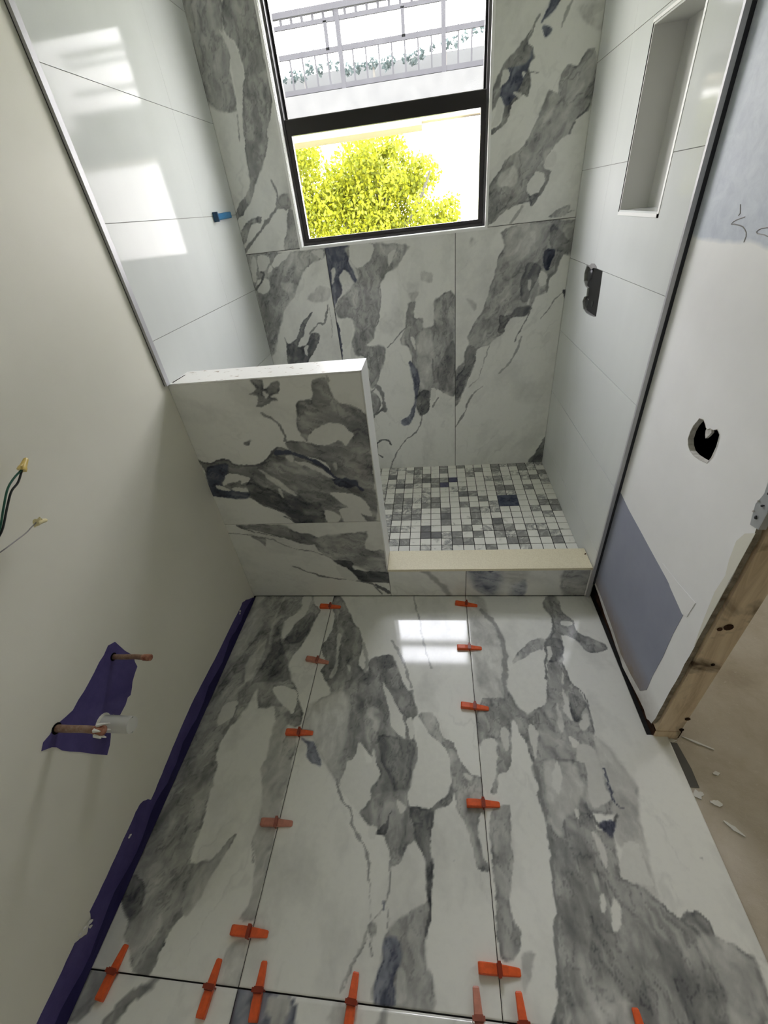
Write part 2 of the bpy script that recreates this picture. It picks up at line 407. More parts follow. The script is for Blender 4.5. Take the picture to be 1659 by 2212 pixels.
VEINS = {
 'F1': [
  ('g',42,6,0,'-4 7 292 7 300 -46 345 -83 330 -145 312 -244 288 -310 271 -358 287 -414 331 -472 349 -515 381 -568 382 -618 335 -614 282 -594 265 -548 214 -550 176 -477 158 -564 124 -628 112 -672 113 -739 132 -796 136 -827 -7 -835 -11 -720 -6 -469'),
  ('g',25,13,0,'5 -18 70 -37 91 -190 42 -327 1 -327'),
  ('g',10,4,0,'281 2 277 -119 236 -197 212 -246 189 -155 250 -83 238 -8'),
  ('g',20,4,0,'139 -247 147 -354 131 -438 105 -439 94 -355 122 -279'),
  ('g',7,3,0,'294 -3 380 2 385 -27 358 -41 317 -55'),
  ('g',60,7,0,'246 -154 298 -101 326 -128 295 -260 220 -262 239 -205'),
  ('g',60,10,0,'160 -181 191 -164 202 -246 244 -322 296 -434 180 -450 142 -452 169 -339 167 -247'),
  ('g',56,8,0,'98 -232 69 -288 59 -370 45 -468 9 -533 21 -441 51 -349'),
  ('g',5,2,0,'237 -468 313 -472 342 -491 351 -557 343 -572 304 -547 263 -512'),
  ('g',14,4,0,'114 -529 70 -543 66 -591 80 -625 120 -589 121 -547'),
  ('v',70,2,2.4,'306 -447 338 -484 350 -521 348 -569'),
  ('v',60,5,8.2,'121 -553 120 -606 104 -651'),
  ('g',28,5,0,'325 -558 268 -548 324 -598 338 -663 367 -815 316 -818 292 -680 288 -594'),
  ('g',38,4,0,'340 -652 384 -650 387 -740 392 -813 364 -815 346 -728'),
  ('g',40,3,0,'181 -489 214 -495 223 -532 206 -553'),
  ('v',30,5,8,'151 2 141 -164 160 -271'),
  ('g',42,4,0,'-1 -749 118 -744 135 -791 138 -844 157 -918 156 -980 159 -1015 211 -1005 266 -943 269 -962 243 -1013 219 -1052 209 -1098 185 -1139 170 -1174 164 -1210 154 -1234 117 -1230 79 -1195 54 -1177 46 -1143 3 -1106 -15 -1048 0 -886'),
  ('g',30,3,0,'213 -1008 264 -950 254 -995 232 -1051 222 -1097 202 -1129 175 -1084 187 -1034'),
  ('g',10,2,0,'9 -1121 39 -1140 51 -1166 54 -1197 42 -1225 -11 -1229 -5 -1188'),
  ('g',62,3,0,'-3 -1097 8 -1053 55 -1077 72 -1120 56 -1145 31 -1135'),
  ('v',55,2,2.9,'179 -1084 185 -1121'),
  ('g',30,3,0,'288 -736 384 -731 389 -873 396 -1003 390 -1079 390 -1115 349 -1118 366 -1071 346 -989 326 -954 319 -856'),
  ('v',40,2,3.4,'326 -954 347 -1006'),
  ('g',20,4,0,'345 -1161 387 -1163 394 -1235 339 -1235 336 -1189'),
 ],
 'F1b': [
  ('g',36,4,0,'-15 -1235 76 -1230 67 -1262 40 -1310 12 -1326 -20 -1305'),
  ('g',42,3,0,'189 -1232 164 -1266 129 -1293 109 -1340 72 -1343 104 -1286 129 -1262'),
 ],
 'F2': [
  ('g',50,4,0,'384 5 421 0 498 -129 552 -218 564 -285 565 -371 605 -392 602 -340 678 -315 716 -367 757 -465 778 -464 786 -516 799 -553 783 -589 790 -635 802 -656 804 -714 789 -749 780 -806 760 -812 757 -848 720 -888 688 -873 661 -853 660 -804 687 -754 655 -711 634 -680 603 -665 598 -724 573 -730 566 -785 556 -790 500 -734 452 -672 403 -592 429 -515 475 -487 412 -404 424 -367 393 -288 414 -211 417 -148 393 -41'),
  ('g',22,12,0,'387 -555 501 -486 545 -518 564 -639 549 -721 555 -786 500 -734 438 -661'),
  ('g',5,3,0,'398 -91 414 -110 420 -202 391 -207 383 -130'),
  ('g',18,2,0,'453 -220 470 -232 466 -295 480 -373 470 -425 455 -418 465 -366 454 -287'),
  ('g',20,2,0,'513 -365 527 -364 535 -394 524 -387'),
  ('g',35,12,0,'611 -541 676 -551 665 -651 625 -653'),
  ('g',6,2,0,'666 -440 687 -460 715 -506 733 -543 750 -573 759 -636 745 -639 713 -604 702 -569 689 -519'),
  ('g',10,2,0,'759 -584 782 -569 788 -640 773 -630'),
  ('g',8,2,0,'593 -714 609 -665 630 -691 637 -727 653 -721 657 -679 674 -735 687 -754 660 -804 660 -849 631 -864 595 -830 571 -813 562 -776 572 -725'),
  ('g',67,4,0,'670 -640 739 -642 788 -657 790 -709 783 -750 770 -807 738 -799 688 -714'),
  ('b',55,4,0,'393 -652 421 -667 453 -677 490 -739 461 -735 436 -716 425 -684'),
  ('g',42,3,0,'800 -559 853 -551 876 -592 892 -636 924 -651 943 -707 977 -745 1012 -752 1008 -794 953 -797 923 -794 908 -795 904 -689 875 -653 841 -627 824 -594'),
  ('g',15,3,0,'946 -742 977 -750 966 -760'),
  ('g',42,3,0,'936 -789 1008 -798 1014 -833 987 -860 979 -896 989 -942 966 -953 964 -913 949 -854'),
  ('g',4,2,0,'806 -600 824 -599 841 -627 875 -653 904 -689 905 -795 867 -824 827 -852 791 -828 778 -806 794 -768 799 -729 803 -683 799 -634'),
  ('v',42,2,7,'766 5 788 -99 819 -248 833 -319 850 -371'),
  ('v',38,3,9.8,'687 -250 726 -322 756 -396 772 -451'),
  ('v',25,5,11.6,'561 -260 592 -340 592 -392'),
  ('v',70,2,3.8,'469 -270 485 -342 479 -365'),
  ('v',50,2,6.2,'549 -779 571 -830 605 -860 621 -906 657 -937 671 -972 680 -1018'),
  ('g',42,3,0,'646 -850 663 -829 699 -806 770 -802 782 -838 824 -852 860 -838 855 -888 846 -925 851 -973 850 -1022 843 -1107 833 -1116 839 -1068 836 -1016 825 -948 798 -928 773 -951 762 -979 741 -987 735 -967 719 -926 671 -899 630 -871'),
  ('g',66,2,0,'786 -842 856 -846 853 -888 846 -932 851 -1006 845 -1107 835 -1108 840 -1022 825 -955 803 -928 797 -892'),
  ('g',50,2,0,'908 -778 917 -794 902 -828 865 -842 828 -860 805 -845 833 -847 879 -817 902 -799'),
  ('g',74,2,0,'690 -910 716 -889 731 -853 725 -896 718 -919'),
  ('g',10,2,0,'743 -824 772 -839 755 -856'),
  ('g',8,2,0,'669 -900 694 -898 691 -921 674 -925'),
  ('v',48,2,4.2,'719 -926 738 -974 736 -1030 731 -1064 720 -1079 694 -1101'),
  ('v',35,2,2.1,'680 -1018 692 -1078 696 -1110'),
  ('v',50,2,2,'739 -1069 742 -1109'),
  ('k',60,2,7.7,'726 -1061 728 -1076'),
  ('v',35,2,5.9,'688 -1116 677 -1149 658 -1177 639 -1220'),
  ('v',55,2,2.1,'690 -1132 665 -1171 646 -1215'),
  ('v',55,2,2.3,'696 -1110 707 -1160'),
  ('g',38,2,0,'687 -1102 710 -1100 712 -1117 697 -1123'),
  ('g',36,4,0,'732 -1126 757 -1097 827 -1054 840 -1047 836 -1160 848 -1174 852 -1237 718 -1237 719 -1184 730 -1145'),
  ('b',55,4,0,'733 -1129 759 -1121 776 -1142 773 -1168 760 -1193 767 -1235 719 -1236 719 -1184 730 -1158'),
  ('k',80,2,2.9,'732 -1158 720 -1194 724 -1232'),
  ('g',20,2,0,'770 -1173 789 -1179 787 -1226 766 -1228 768 -1195'),
  ('g',42,2,0,'917 -790 936 -780 957 -820 1007 -818 1006 -845 985 -862 981 -903 986 -944 1005 -973 974 -978 963 -946 960 -904 932 -850'),
  ('g',6,2,0,'984 -870 1003 -849 1003 -957 988 -924'),
  ('v',70,2,3,'906 -957 907 -958'),
 ],
 'F2b': [
  ('b',60,2,0,'385 -1231 516 -1235 529 -1303 389 -1316'),
  ('g',30,2,0,'471 -1246 507 -1243 504 -1270 476 -1273'),
  ('g',28,2,0,'620 -1252 653 -1238 657 -1282 626 -1284'),
  ('g',30,2,0,'732 -1240 753 -1241 749 -1274 729 -1276'),
  ('g',30,3,0,'491 -1239 522 -1244 515 -1294 487 -1296'),
 ],
 'F3': [
  ('g',22,10,0,'1014 10 1075 1 1102 -122 1137 -202 1141 -262 1136 -339 1132 -411 1116 -484 1080 -508 1045 -486 1017 -439 1013 -271'),
  ('v',44,6,16.8,'1067 -80 1117 -163 1133 -232 1135 -305 1123 -411 1116 -484'),
  ('g',45,4,0,'1040 -486 1110 -484 1130 -460 1148 -517 1176 -538 1179 -632 1181 -720 1185 -831 1167 -832 1172 -721 1159 -662 1144 -603 1130 -567 1116 -594 1104 -701 1082 -730 1057 -740 1050 -791 1027 -792 1040 -766 1062 -656 1046 -627 1006 -654 1004 -556 1028 -499'),
  ('g',7,2,0,'1013 -654 1046 -630 1059 -647 1049 -749 1034 -775 1010 -789'),
  ('g',14,2,0,'1085 -595 1107 -605 1096 -664 1076 -646'),
  ('g',42,4,0,'1355 -8 1400 -9 1405 -95 1438 -136 1434 -198 1509 -241 1526 -276 1450 -288 1418 -235 1371 -214 1348 -334 1351 -411 1372 -452 1387 -509 1388 -557 1373 -623 1382 -656 1383 -697 1376 -773 1395 -819 1185 -831 1181 -742 1174 -632 1174 -549 1222 -515 1252 -491 1270 -407 1290 -288 1316 -222 1336 -184 1347 -120 1331 -62'),
  ('g',32,4,0,'1167 -325 1212 -268 1253 -238 1302 -230 1286 -281 1202 -324 1164 -345'),
  ('g',4,2,0,'1202 -324 1290 -288 1254 -485 1222 -515 1177 -533 1150 -506 1132 -448 1142 -379'),
  ('g',10,3,0,'1389 -136 1430 -144 1419 -164 1390 -160'),
  ('g',62,4,0,'1308 -230 1366 -236 1338 -328 1293 -329'),
  ('g',14,2,0,'1306 -266 1319 -273 1301 -328 1291 -322'),
  ('g',14,2,0,'1333 -374 1329 -424 1322 -418'),
  ('g',10,2,0,'1319 -442 1326 -489 1326 -560 1307 -523'),
  ('g',5,2,0,'1300 -612 1326 -630 1310 -648 1297 -631'),
  ('g',7,2,0,'1248 -681 1252 -730 1231 -781 1220 -753'),
  ('g',14,2,0,'1343 -569 1376 -531 1374 -573 1348 -595'),
  ('g',14,4,0,'1320 -635 1363 -643 1375 -679 1366 -754 1367 -790 1316 -816 1308 -757 1307 -692'),
  ('g',12,2,0,'1176 -581 1205 -601 1178 -689'),
  ('g',20,2,0,'1282 -501 1294 -534 1284 -597 1272 -588'),
  ('v',66,2,6.3,'1352 -112 1341 -199 1302 -259 1281 -342 1270 -407'),
  ('v',68,2,4.1,'1346 -341 1354 -417 1384 -464 1387 -509 1382 -578 1380 -647 1380 -706 1371 -749'),
  ('k',85,2,4.8,'1381 -710 1373 -749 1375 -778 1372 -805'),
  ('g',57,4,0,'1338 -459 1380 -498 1366 -532 1332 -565 1328 -500'),
  ('g',20,6,0,'1373 -623 1413 -645 1435 -690 1454 -736 1441 -816 1395 -819 1371 -790 1371 -749'),
  ('g',24,4,0,'1389 -692 1432 -699 1451 -745 1440 -809 1427 -906 1419 -964 1416 -1000 1383 -982 1347 -969 1342 -951 1371 -923 1353 -883 1377 -745'),
  ('g',47,2,0,'1171 -698 1326 -691 1295 -802 1306 -850 1324 -871 1353 -869 1341 -941 1339 -970 1380 -979 1414 -1003 1435 -1030 1451 -1037 1484 -1021 1512 -1036 1519 -1062 1560 -1084 1580 -1104 1515 -1219 1132 -1252 1138 -1186 1145 -1100 1165 -1030 1167 -969 1178 -865 1172 -768'),
  ('g',26,5,0,'1203 -701 1288 -697 1301 -749 1274 -814 1234 -840 1209 -892 1189 -872 1189 -812'),
  ('g',7,2,0,'1241 -690 1249 -726 1237 -773 1222 -782 1218 -749'),
  ('g',12,2,0,'1296 -873 1312 -886 1319 -939 1305 -947 1299 -914'),
  ('g',6,2,0,'1280 -1001 1285 -1015 1273 -1042 1270 -1028'),
  ('g',4,2,0,'1301 -1011 1312 -1016 1308 -1056 1293 -1075 1283 -1066'),
  ('g',10,2,0,'1255 -823 1271 -819 1263 -842'),
  ('g',30,3,0,'1263 -959 1279 -968 1270 -999'),
  ('g',10,2,0,'1373 -892 1408 -894 1409 -952 1413 -980 1382 -976 1347 -968 1341 -948'),
  ('g',28,6,0,'1475 -1070 1519 -1062 1557 -1089 1580 -1104 1515 -1219 1473 -1223 1490 -1157 1484 -1119 1471 -1093'),
  ('g',36,6,0,'1150 -1208 1272 -1184 1300 -1195 1283 -1239 1132 -1252'),
  ('v',57,2,8.3,'1173 -712 1176 -788 1173 -866 1173 -922 1164 -1000 1161 -1044 1145 -1100 1137 -1163 1136 -1209'),
  ('v',68,2,5.2,'1295 -802 1307 -847 1337 -870 1354 -855 1371 -828'),
  ('b',75,2,0,'1322 -853 1362 -844 1349 -884 1335 -878'),
  ('k',80,2,4.5,'1380 -706 1377 -757 1371 -790 1383 -805 1400 -811'),
  ('v',60,2,2.5,'1195 -1056 1178 -1128'),
  ('v',60,2,5.6,'1227 -851 1221 -892'),
  ('v',55,2,6.3,'1453 -1037 1472 -1025'),
  ('v',40,2,2.9,'1556 -911 1556 -919'),
  ('g',36,3,0,'1027 -836 1078 -822 1069 -908 1063 -976 1046 -1038 1053 -1066 1064 -1093 1051 -1128 1010 -1136 1015 -1010 1012 -894'),
  ('g',22,3,0,'1061 -1132 1093 -1127 1065 -1185 1056 -1181'),
 ],
 'P1': [
  ('g',38,8,0,'-4 1340 159 1332 380 1330 381 1292 315 1272 260 1231 199 1140 137 1088 78 987 36 894 -16 865 -2 1099 -2 1185'),
  ('g',12,3,0,'56 1328 110 1323 90 1280 45 1264'),
  ('g',7,3,0,'157 1325 219 1326 99 1255 96 1272'),
  ('g',12,3,0,'24 1325 43 1310 16 1219 -2 1241'),
  ('g',15,4,0,'326 1322 379 1324 372 1286'),
  ('g',46,13,0,'18 1141 119 1147 117 1074 40 942 -2 946'),
  ('g',8,4,0,'28 1231 83 1226 68 1172 26 1169 12 1191'),
  ('g',20,6,0,'143 1208 204 1195 186 1155 144 1180'),
  ('v',72,4,10.4,'53 1263 65 1248 6 1185'),
  ('v',50,2,4.3,'101 1292 131 1256'),
  ('g',70,3,0,'102 946 111 913 171 948 202 1008 280 1061 225 998 208 961 161 901 203 898 250 958 293 939 249 870 215 832 182 800 86 807 97 890'),
  ('g',15,3,0,'191 883 220 897 200 841'),
  ('v',62,3,7.9,'242 958 292 1000 326 1005 366 1083'),
  ('v',40,2,3.1,'366 1083 369 1009 358 926'),
  ('g',30,5,0,'260 1120 334 1170 387 1158 371 1111 328 1100'),
 ],
 'P2': [
  ('b',74,3,0,'377 1330 508 1330 499 1274 514 1221 528 1160 508 1182 477 1231 442 1201 448 1146 418 1107 384 1074 384 1186 374 1254'),
  ('g',20,2,0,'410 1244 428 1236 415 1183 402 1178'),
  ('k',85,3,18.9,'384 1074 389 985 394 915 385 811'),
  ('g',38,6,0,'508 1330 769 1312 766 1269 717 1216 670 1194 634 1137 626 1025 587 961 576 909 539 872 628 850 620 768 589 720 564 652 528 646 530 800 453 863 484 954 468 1016 412 1021 397 1080 462 1131 515 1175 535 1206 507 1274'),
  ('g',7,4,0,'515 1333 621 1323 603 1265 571 1249 538 1232 512 1260'),
  ('g',12,3,0,'686 1276 724 1291 688 1225'),
  ('g',8,3,0,'420 998 471 1008 462 918 420 865 406 914'),
  ('g',12,3,0,'445 863 470 862 462 805 445 806'),
  ('g',50,9,0,'532 951 592 976 576 909 531 873 629 857 612 769 529 654 530 800 466 829 477 909'),
  ('g',42,6,0,'774 1056 805 1060 793 989 840 986 838 941 894 952 896 1045 920 1071 1010 1063 1011 604 960 572 900 611 855 552 816 451 783 510 798 636 778 740 760 840 713 875 742 934'),
  ('g',28,7,0,'803 891 884 915 875 631 815 617 803 722'),
  ('g',7,3,0,'771 893 795 892 792 829'),
  ('v',55,3,5.5,'751 948 690 892 645 856'),
  ('b',66,6,0,'755 767 787 748 808 653 762 454 713 398 687 430 745 474 779 602'),
  ('g',68,4,0,'805 600 857 597 853 496 816 460 783 519'),
  ('v',52,2,7,'816 460 774 355 686 288 631 194 594 106'),
  ('v',55,3,6.7,'880 774 885 665'),
  ('g',55,9,0,'921 755 995 868 994 623 943 591 902 672'),
  ('g',10,3,0,'866 614 892 612 890 549 864 551'),
  ('v',50,3,8.8,'871 504 908 557'),
  ('v',60,6,19.9,'564 652 595 605 593 503'),
  ('g',40,4,0,'516 619 567 598 578 532 517 479'),
  ('v',70,3,11.2,'585 513 536 478 515 420'),
  ('v',70,3,9,'610 281 584 314 534 296 518 233 553 198'),
  ('v',50,2,5.3,'589 720 554 635 515 610'),
  ('v',50,2,5.4,'638 1137 620 1011 581 947 576 909'),
  ('g',22,3,0,'842 1192 893 1181 892 1141 848 1152'),
  ('g',20,3,0,'777 1104 823 1107 790 1061'),
 ],
 'P3': [
  ('g',40,5,0,'1226 1326 1528 1332 1526 1202 1492 1200 1474 1139 1442 1103 1437 1052 1389 1036 1372 984 1346 959 1277 954 1242 877 1201 857 1172 824 1118 810 1108 749 1084 674 1053 596 1004 501 1004 705 1045 747 1068 832 1073 896 1141 1003 1162 1066 1186 1146 1203 1227 1227 1267'),
  ('g',30,8,0,'1250 1315 1409 1322 1368 1226 1265 1188 1229 1239'),
  ('g',8,2,0,'1393 1147 1428 1129 1437 1093 1406 1081 1392 1107'),
  ('g',15,2,0,'1346 1013 1361 1038 1359 1001'),
  ('g',20,3,0,'1339 1302 1360 1300 1360 1259'),
  ('g',57,6,0,'1425 1316 1445 1314 1519 1244 1521 1202 1464 1217 1444 1209 1426 1266'),
  ('b',88,2,0,'1410 1226 1453 1218 1443 1176 1431 1143 1412 1164'),
  ('v',60,3,9.4,'1477 1197 1464 1140 1440 1118 1437 1052'),
  ('g',60,3,0,'1341 1185 1396 1166 1395 1127 1363 1069 1346 1018 1317 1031 1315 1114'),
  ('g',20,2,0,'1342 1112 1359 1110 1358 1070 1346 1081'),
  ('g',68,3,0,'1224 963 1271 965 1303 995 1353 1002 1372 984 1346 953 1278 948 1247 888 1218 885 1227 924'),
  ('v',60,2,5.8,'1372 984 1353 942 1324 876 1304 831'),
  ('v',38,4,8.6,'1338 852 1299 747 1236 676'),
  ('v',40,2,4.3,'1179 823 1152 739 1129 657 1079 608'),
  ('g',57,4,0,'1062 826 1112 810 1102 737 1071 668 1040 583 1004 537 1004 653 1045 715'),
  ('v',50,3,9.7,'1118 584 1080 539 1055 454 1004 376'),
  ('v',40,2,5.3,'1156 609 1106 578'),
  ('v',50,3,6.5,'1515 1046 1480 1017 1452 972 1423 936'),
  ('g',70,2,0,'1508 1056 1527 1055 1527 1019'),
  ('g',60,4,0,'1527 292 1533 100 1440 113 1482 184'),
  ('g',25,6,0,'1059 1053 1106 1033 1095 996'),
  ('g',20,5,0,'1071 1305 1098 1288 1066 1268'),
 ],
 'U2': [
  ('g',40,3,0,'1484 1848 1518 1839 1525 1704 1484 1670 1452 1621 1408 1594 1366 1536 1390 1509 1372 1445 1337 1416 1276 1407 1154 1347 1145 1348 1135 1469 1184 1527 1203 1566 1268 1599 1308 1649 1337 1710 1359 1752 1388 1743 1397 1787 1419 1818 1453 1814'),
  ('g',10,2,0,'1366 1536 1402 1575 1414 1547 1401 1522'),
  ('g',8,3,0,'1312 1483 1335 1515 1370 1505 1367 1456 1335 1434 1307 1451'),
  ('g',20,4,0,'1185 1510 1234 1546 1267 1508 1240 1472 1187 1482'),
  ('g',30,7,0,'1390 1698 1450 1688 1400 1620 1378 1638'),
  ('g',8,2,0,'1163 1342 1232 1397 1298 1412 1270 1374 1227 1344'),
  ('v',35,3,10.4,'1290 1402 1250 1346'),
  ('v',74,2,6.2,'1517 1702 1494 1677 1481 1667'),
  ('v',65,2,7.1,'1471 1653 1456 1620'),
  ('v',60,2,11.2,'1390 1506 1382 1476 1360 1439 1333 1405'),
  ('g',65,2,0,'1317 1432 1360 1439 1334 1398'),
  ('g',45,5,0,'1140 1461 1240 1469 1256 1431 1157 1374'),
  ('g',40,3,0,'1405 1353 1438 1372 1488 1386 1495 1367 1459 1344'),
  ('v',55,2,3.3,'1488 1360 1517 1365'),
  ('g',55,2,0,'1299 1948 1276 1925 1264 1898 1288 1877 1293 1849 1278 1829 1289 1797 1282 1749 1262 1757 1224 1732 1207 1688 1136 1646 1135 1665 1171 1677 1194 1711 1182 1760 1144 1723 1134 1772 1163 1826 1198 1866 1252 1902 1288 1942'),
  ('b',72,3,0,'1200 1838 1269 1841 1288 1877 1287 1850 1278 1829 1258 1792 1238 1760 1208 1734 1188 1736 1178 1775 1203 1804'),
  ('g',10,2,0,'1178 1830 1201 1832 1203 1807 1173 1782'),
  ('g',20,2,0,'1225 1767 1257 1763 1247 1747'),
  ('g',15,2,0,'1252 1821 1267 1819 1261 1806'),
  ('g',10,2,0,'1178 1761 1190 1712 1167 1683 1146 1682'),
  ('v',55,2,4.5,'1287 1814 1314 1810'),
  ('b',72,2,0,'1339 1997 1371 1993 1369 1984 1348 1957 1311 1934 1317 1946 1328 1969'),
  ('b',65,2,0,'1319 1930 1346 1919 1340 1905 1326 1900 1313 1918'),
  ('v',40,2,7.5,'1421 1987 1398 1958 1378 1921'),
  ('v',50,2,5.6,'1301 1955 1264 1898'),
  ('g',20,5,0,'1430 1952 1513 1961 1519 1891'),
 ],
 'U1': [
  ('g',36,8,0,'5 2169 151 2151 125 2049 154 2021 118 1942 114 1840 0 1867 -12 1970 5 2063'),
  ('g',50,4,0,'173 2148 278 2136 272 2037 271 1931 270 1854 222 1752 222 1734 173 1654 126 1602 84 1539 38 1500 -12 1469 8 1512 57 1559 99 1605 114 1727 132 1817 169 1916 180 1954 168 2022 135 2066'),
  ('g',10,3,0,'116 2065 131 2054 163 2020 175 1952 143 1851 124 1888 131 1954 137 2001'),
  ('v',30,3,5,'110 1827 95 1748'),
  ('v',50,2,9.4,'201 1599 213 1560 202 1519'),
  ('g',42,2,0,'219 1543 265 1551 263 1496 198 1506'),
  ('v',55,2,11.3,'192 1503 140 1459 74 1406 -10 1347'),
  ('g',48,3,0,'8 1440 65 1475 118 1479 112 1457 57 1449 22 1392 2 1384'),
  ('g',42,2,0,'251 1492 296 1448 275 1330 195 1338 228 1423'),
  ('v',45,2,6.6,'192 1503 232 1507 260 1487'),
 ],
 'N1': [
  ('g',50,3,0,'493 1018 506 1035 543 1033 549 1000 570 946 664 895 655 699 656 576 640 426 592 498 550 593 493 646 484 719 368 772 357 812 429 808 466 790 413 831 415 906 437 959 482 966'),
  ('g',6,2,0,'431 819 492 864 562 871 588 843 605 826 569 784 552 807 508 790 468 795'),
  ('v',40,2,5.5,'529 1032 552 1021 548 1035'),
  ('g',57,3,0,'-8 750 22 739 100 750 136 724 191 722 249 731 309 792 368 772 439 734 475 696 510 652 557 643 604 591 632 462 657 429 513 434 455 435 312 436 271 488 188 533 141 576 79 585 -4 588 -3 655 -2 719'),
  ('g',70,6,0,'158 648 268 591 297 570 384 600 427 531 426 436 313 440 269 502 190 540 149 582'),
  ('g',45,8,0,'260 730 358 732 444 679 489 595 474 570 398 532 356 574 301 655 243 707'),
  ('b',78,5,0,'14 718 99 732 88 683 50 640 82 612 142 596 133 570 -4 588 -5 649'),
  ('k',85,2,15,'303 770 367 766 438 728 475 696 514 645 567 637 605 597'),
  ('b',85,3,0,'504 652 573 643 593 629 562 605 510 620'),
  ('g',10,2,0,'103 692 169 667 158 648 125 637 125 656 54 633 70 665'),
  ('g',12,2,0,'26 638 68 622 63 609 26 621'),
  ('g',12,2,0,'85 622 137 620 143 600 91 605'),
  ('g',20,2,0,'212 699 256 676 306 629 346 582 333 575 276 624'),
  ('g',20,2,0,'270 611 284 610 291 570 281 574'),
  ('g',20,2,0,'343 756 369 755 357 726 339 738'),
  ('g',12,2,0,'364 734 435 710 504 652 498 646 435 686'),
  ('g',7,2,0,'476 583 564 576 603 545 632 462 552 500 503 549'),
  ('g',7,3,0,'496 501 553 506 606 434 519 433 502 473'),
  ('g',10,3,0,'438 503 497 473 486 445 443 436'),
  ('g',20,2,0,'510 712 526 712 515 682'),
  ('v',78,2,6.9,'-12 753 22 737 99 749 135 721 191 722 249 731 314 792'),
  ('v',50,2,9.3,'294 926 328 900 348 862 353 818'),
  ('g',50,2,0,'284 1044 327 1043 322 1006 363 1032 382 1030 372 993 340 985 366 969 335 966 285 949 295 983 272 990 299 1012'),
  ('g',15,2,0,'315 999 337 990 318 977'),
  ('v',75,2,5.8,'312 1007 320 1001'),
  ('g',38,4,0,'187 816 228 825 212 809'),
  ('v',60,2,7,'286 952 334 964'),
  ('v',75,2,5.3,'263 481 307 440'),
 ],
 'N2': [
  ('g',55,4,0,'43 436 240 434 280 400 382 366 387 328 324 321 256 354 120 404'),
  ('g',42,8,0,'394 366 576 384 599 376 582 292 671 274 664 141 514 194 444 229 378 280 362 328'),
  ('v',50,2,4.9,'-9 396 147 365 258 306 370 272 431 229'),
  ('g',50,3,0,'86 374 147 365 140 317 117 350'),
  ('v',55,3,7.6,'232 198 350 136 462 108 539 98 587 71 619 10'),
  ('g',80,4,0,'431 229 511 220 516 169 665 150 666 88 539 98 507 152 446 204'),
  ('g',10,3,0,'438 196 486 178 520 107 462 108 434 170'),
  ('v',75,3,15.4,'600 71 653 24'),
  ('v',72,2,5.4,'42 433 118 396 256 354'),
 ],
 'C1': [
  ('v',36,22,23.7,'817 176 873 101 908 58 931 1'),
 ],
 'C2': [
  ('b',44,39,0,'1006 173 1147 171 1162 107 1128 -4 1050 40 1031 100'),
  ('b',40,33,0,'1210 73 1259 98 1262 1 1204 1'),
  ('g',34,13,0,'1409 168 1526 166 1546 0 1428 0'),
  ('g',28,21,0,'1158 171 1257 170 1243 90 1185 98'),
  ('b',75,2,0,'1085 172 1130 171 1109 144'),
 ],
}


def seg_dist(px, py, P, closed):
    d = np.full(px.shape, 1e9); n_ = len(P)
    for i in range(n_ if closed else n_ - 1):
        ax, ay = P[i]; bx, by = P[(i + 1) % n_]
        dx, dy = bx - ax, by - ay; L = dx * dx + dy * dy + 1e-9
        t = np.clip(((px - ax) * dx + (py - ay) * dy) / L, 0, 1)
        d = np.minimum(d, (px - ax - t * dx) ** 2 + (py - ay - t * dy) ** 2)
    return np.sqrt(d)
def inside(px, py, P):
    r = np.zeros(px.shape, bool); n_ = len(P)
    for i in range(n_):
        ax, ay = P[i]; bx, by = P[(i + 1) % n_]
        if ay == by: continue
        c = ((ay > py) != (by > py)) & (px < (bx - ax) * (py - ay) / (by - ay) + ax)
        r ^= c
    return r
def smooth_poly(P, closed=True):
    """Catmull-Rom through the points so outlines run soft"""
    P = [np.array(p, float) for p in P]; n_ = len(P); out = []
    for i in range(n_ if closed else n_ - 1):
        if closed: p0, p1, p2, p3 = P[i - 1], P[i], P[(i + 1) % n_], P[(i + 2) % n_]
        else: p0, p1, p2, p3 = P[max(i - 1, 0)], P[i], P[i + 1], P[min(i + 2, n_ - 1)]
        for t in (0, .33, .67):
            out.append(tuple(.5 * (2 * p1 + (p2 - p0) * t + (2 * p0 - 5 * p1 + 4 * p2 - p3) * t * t + (3 * p1 - p0 - 3 * p2 + p3) * t ** 3)))
    if not closed: out.append(tuple(P[-1]))
    return out
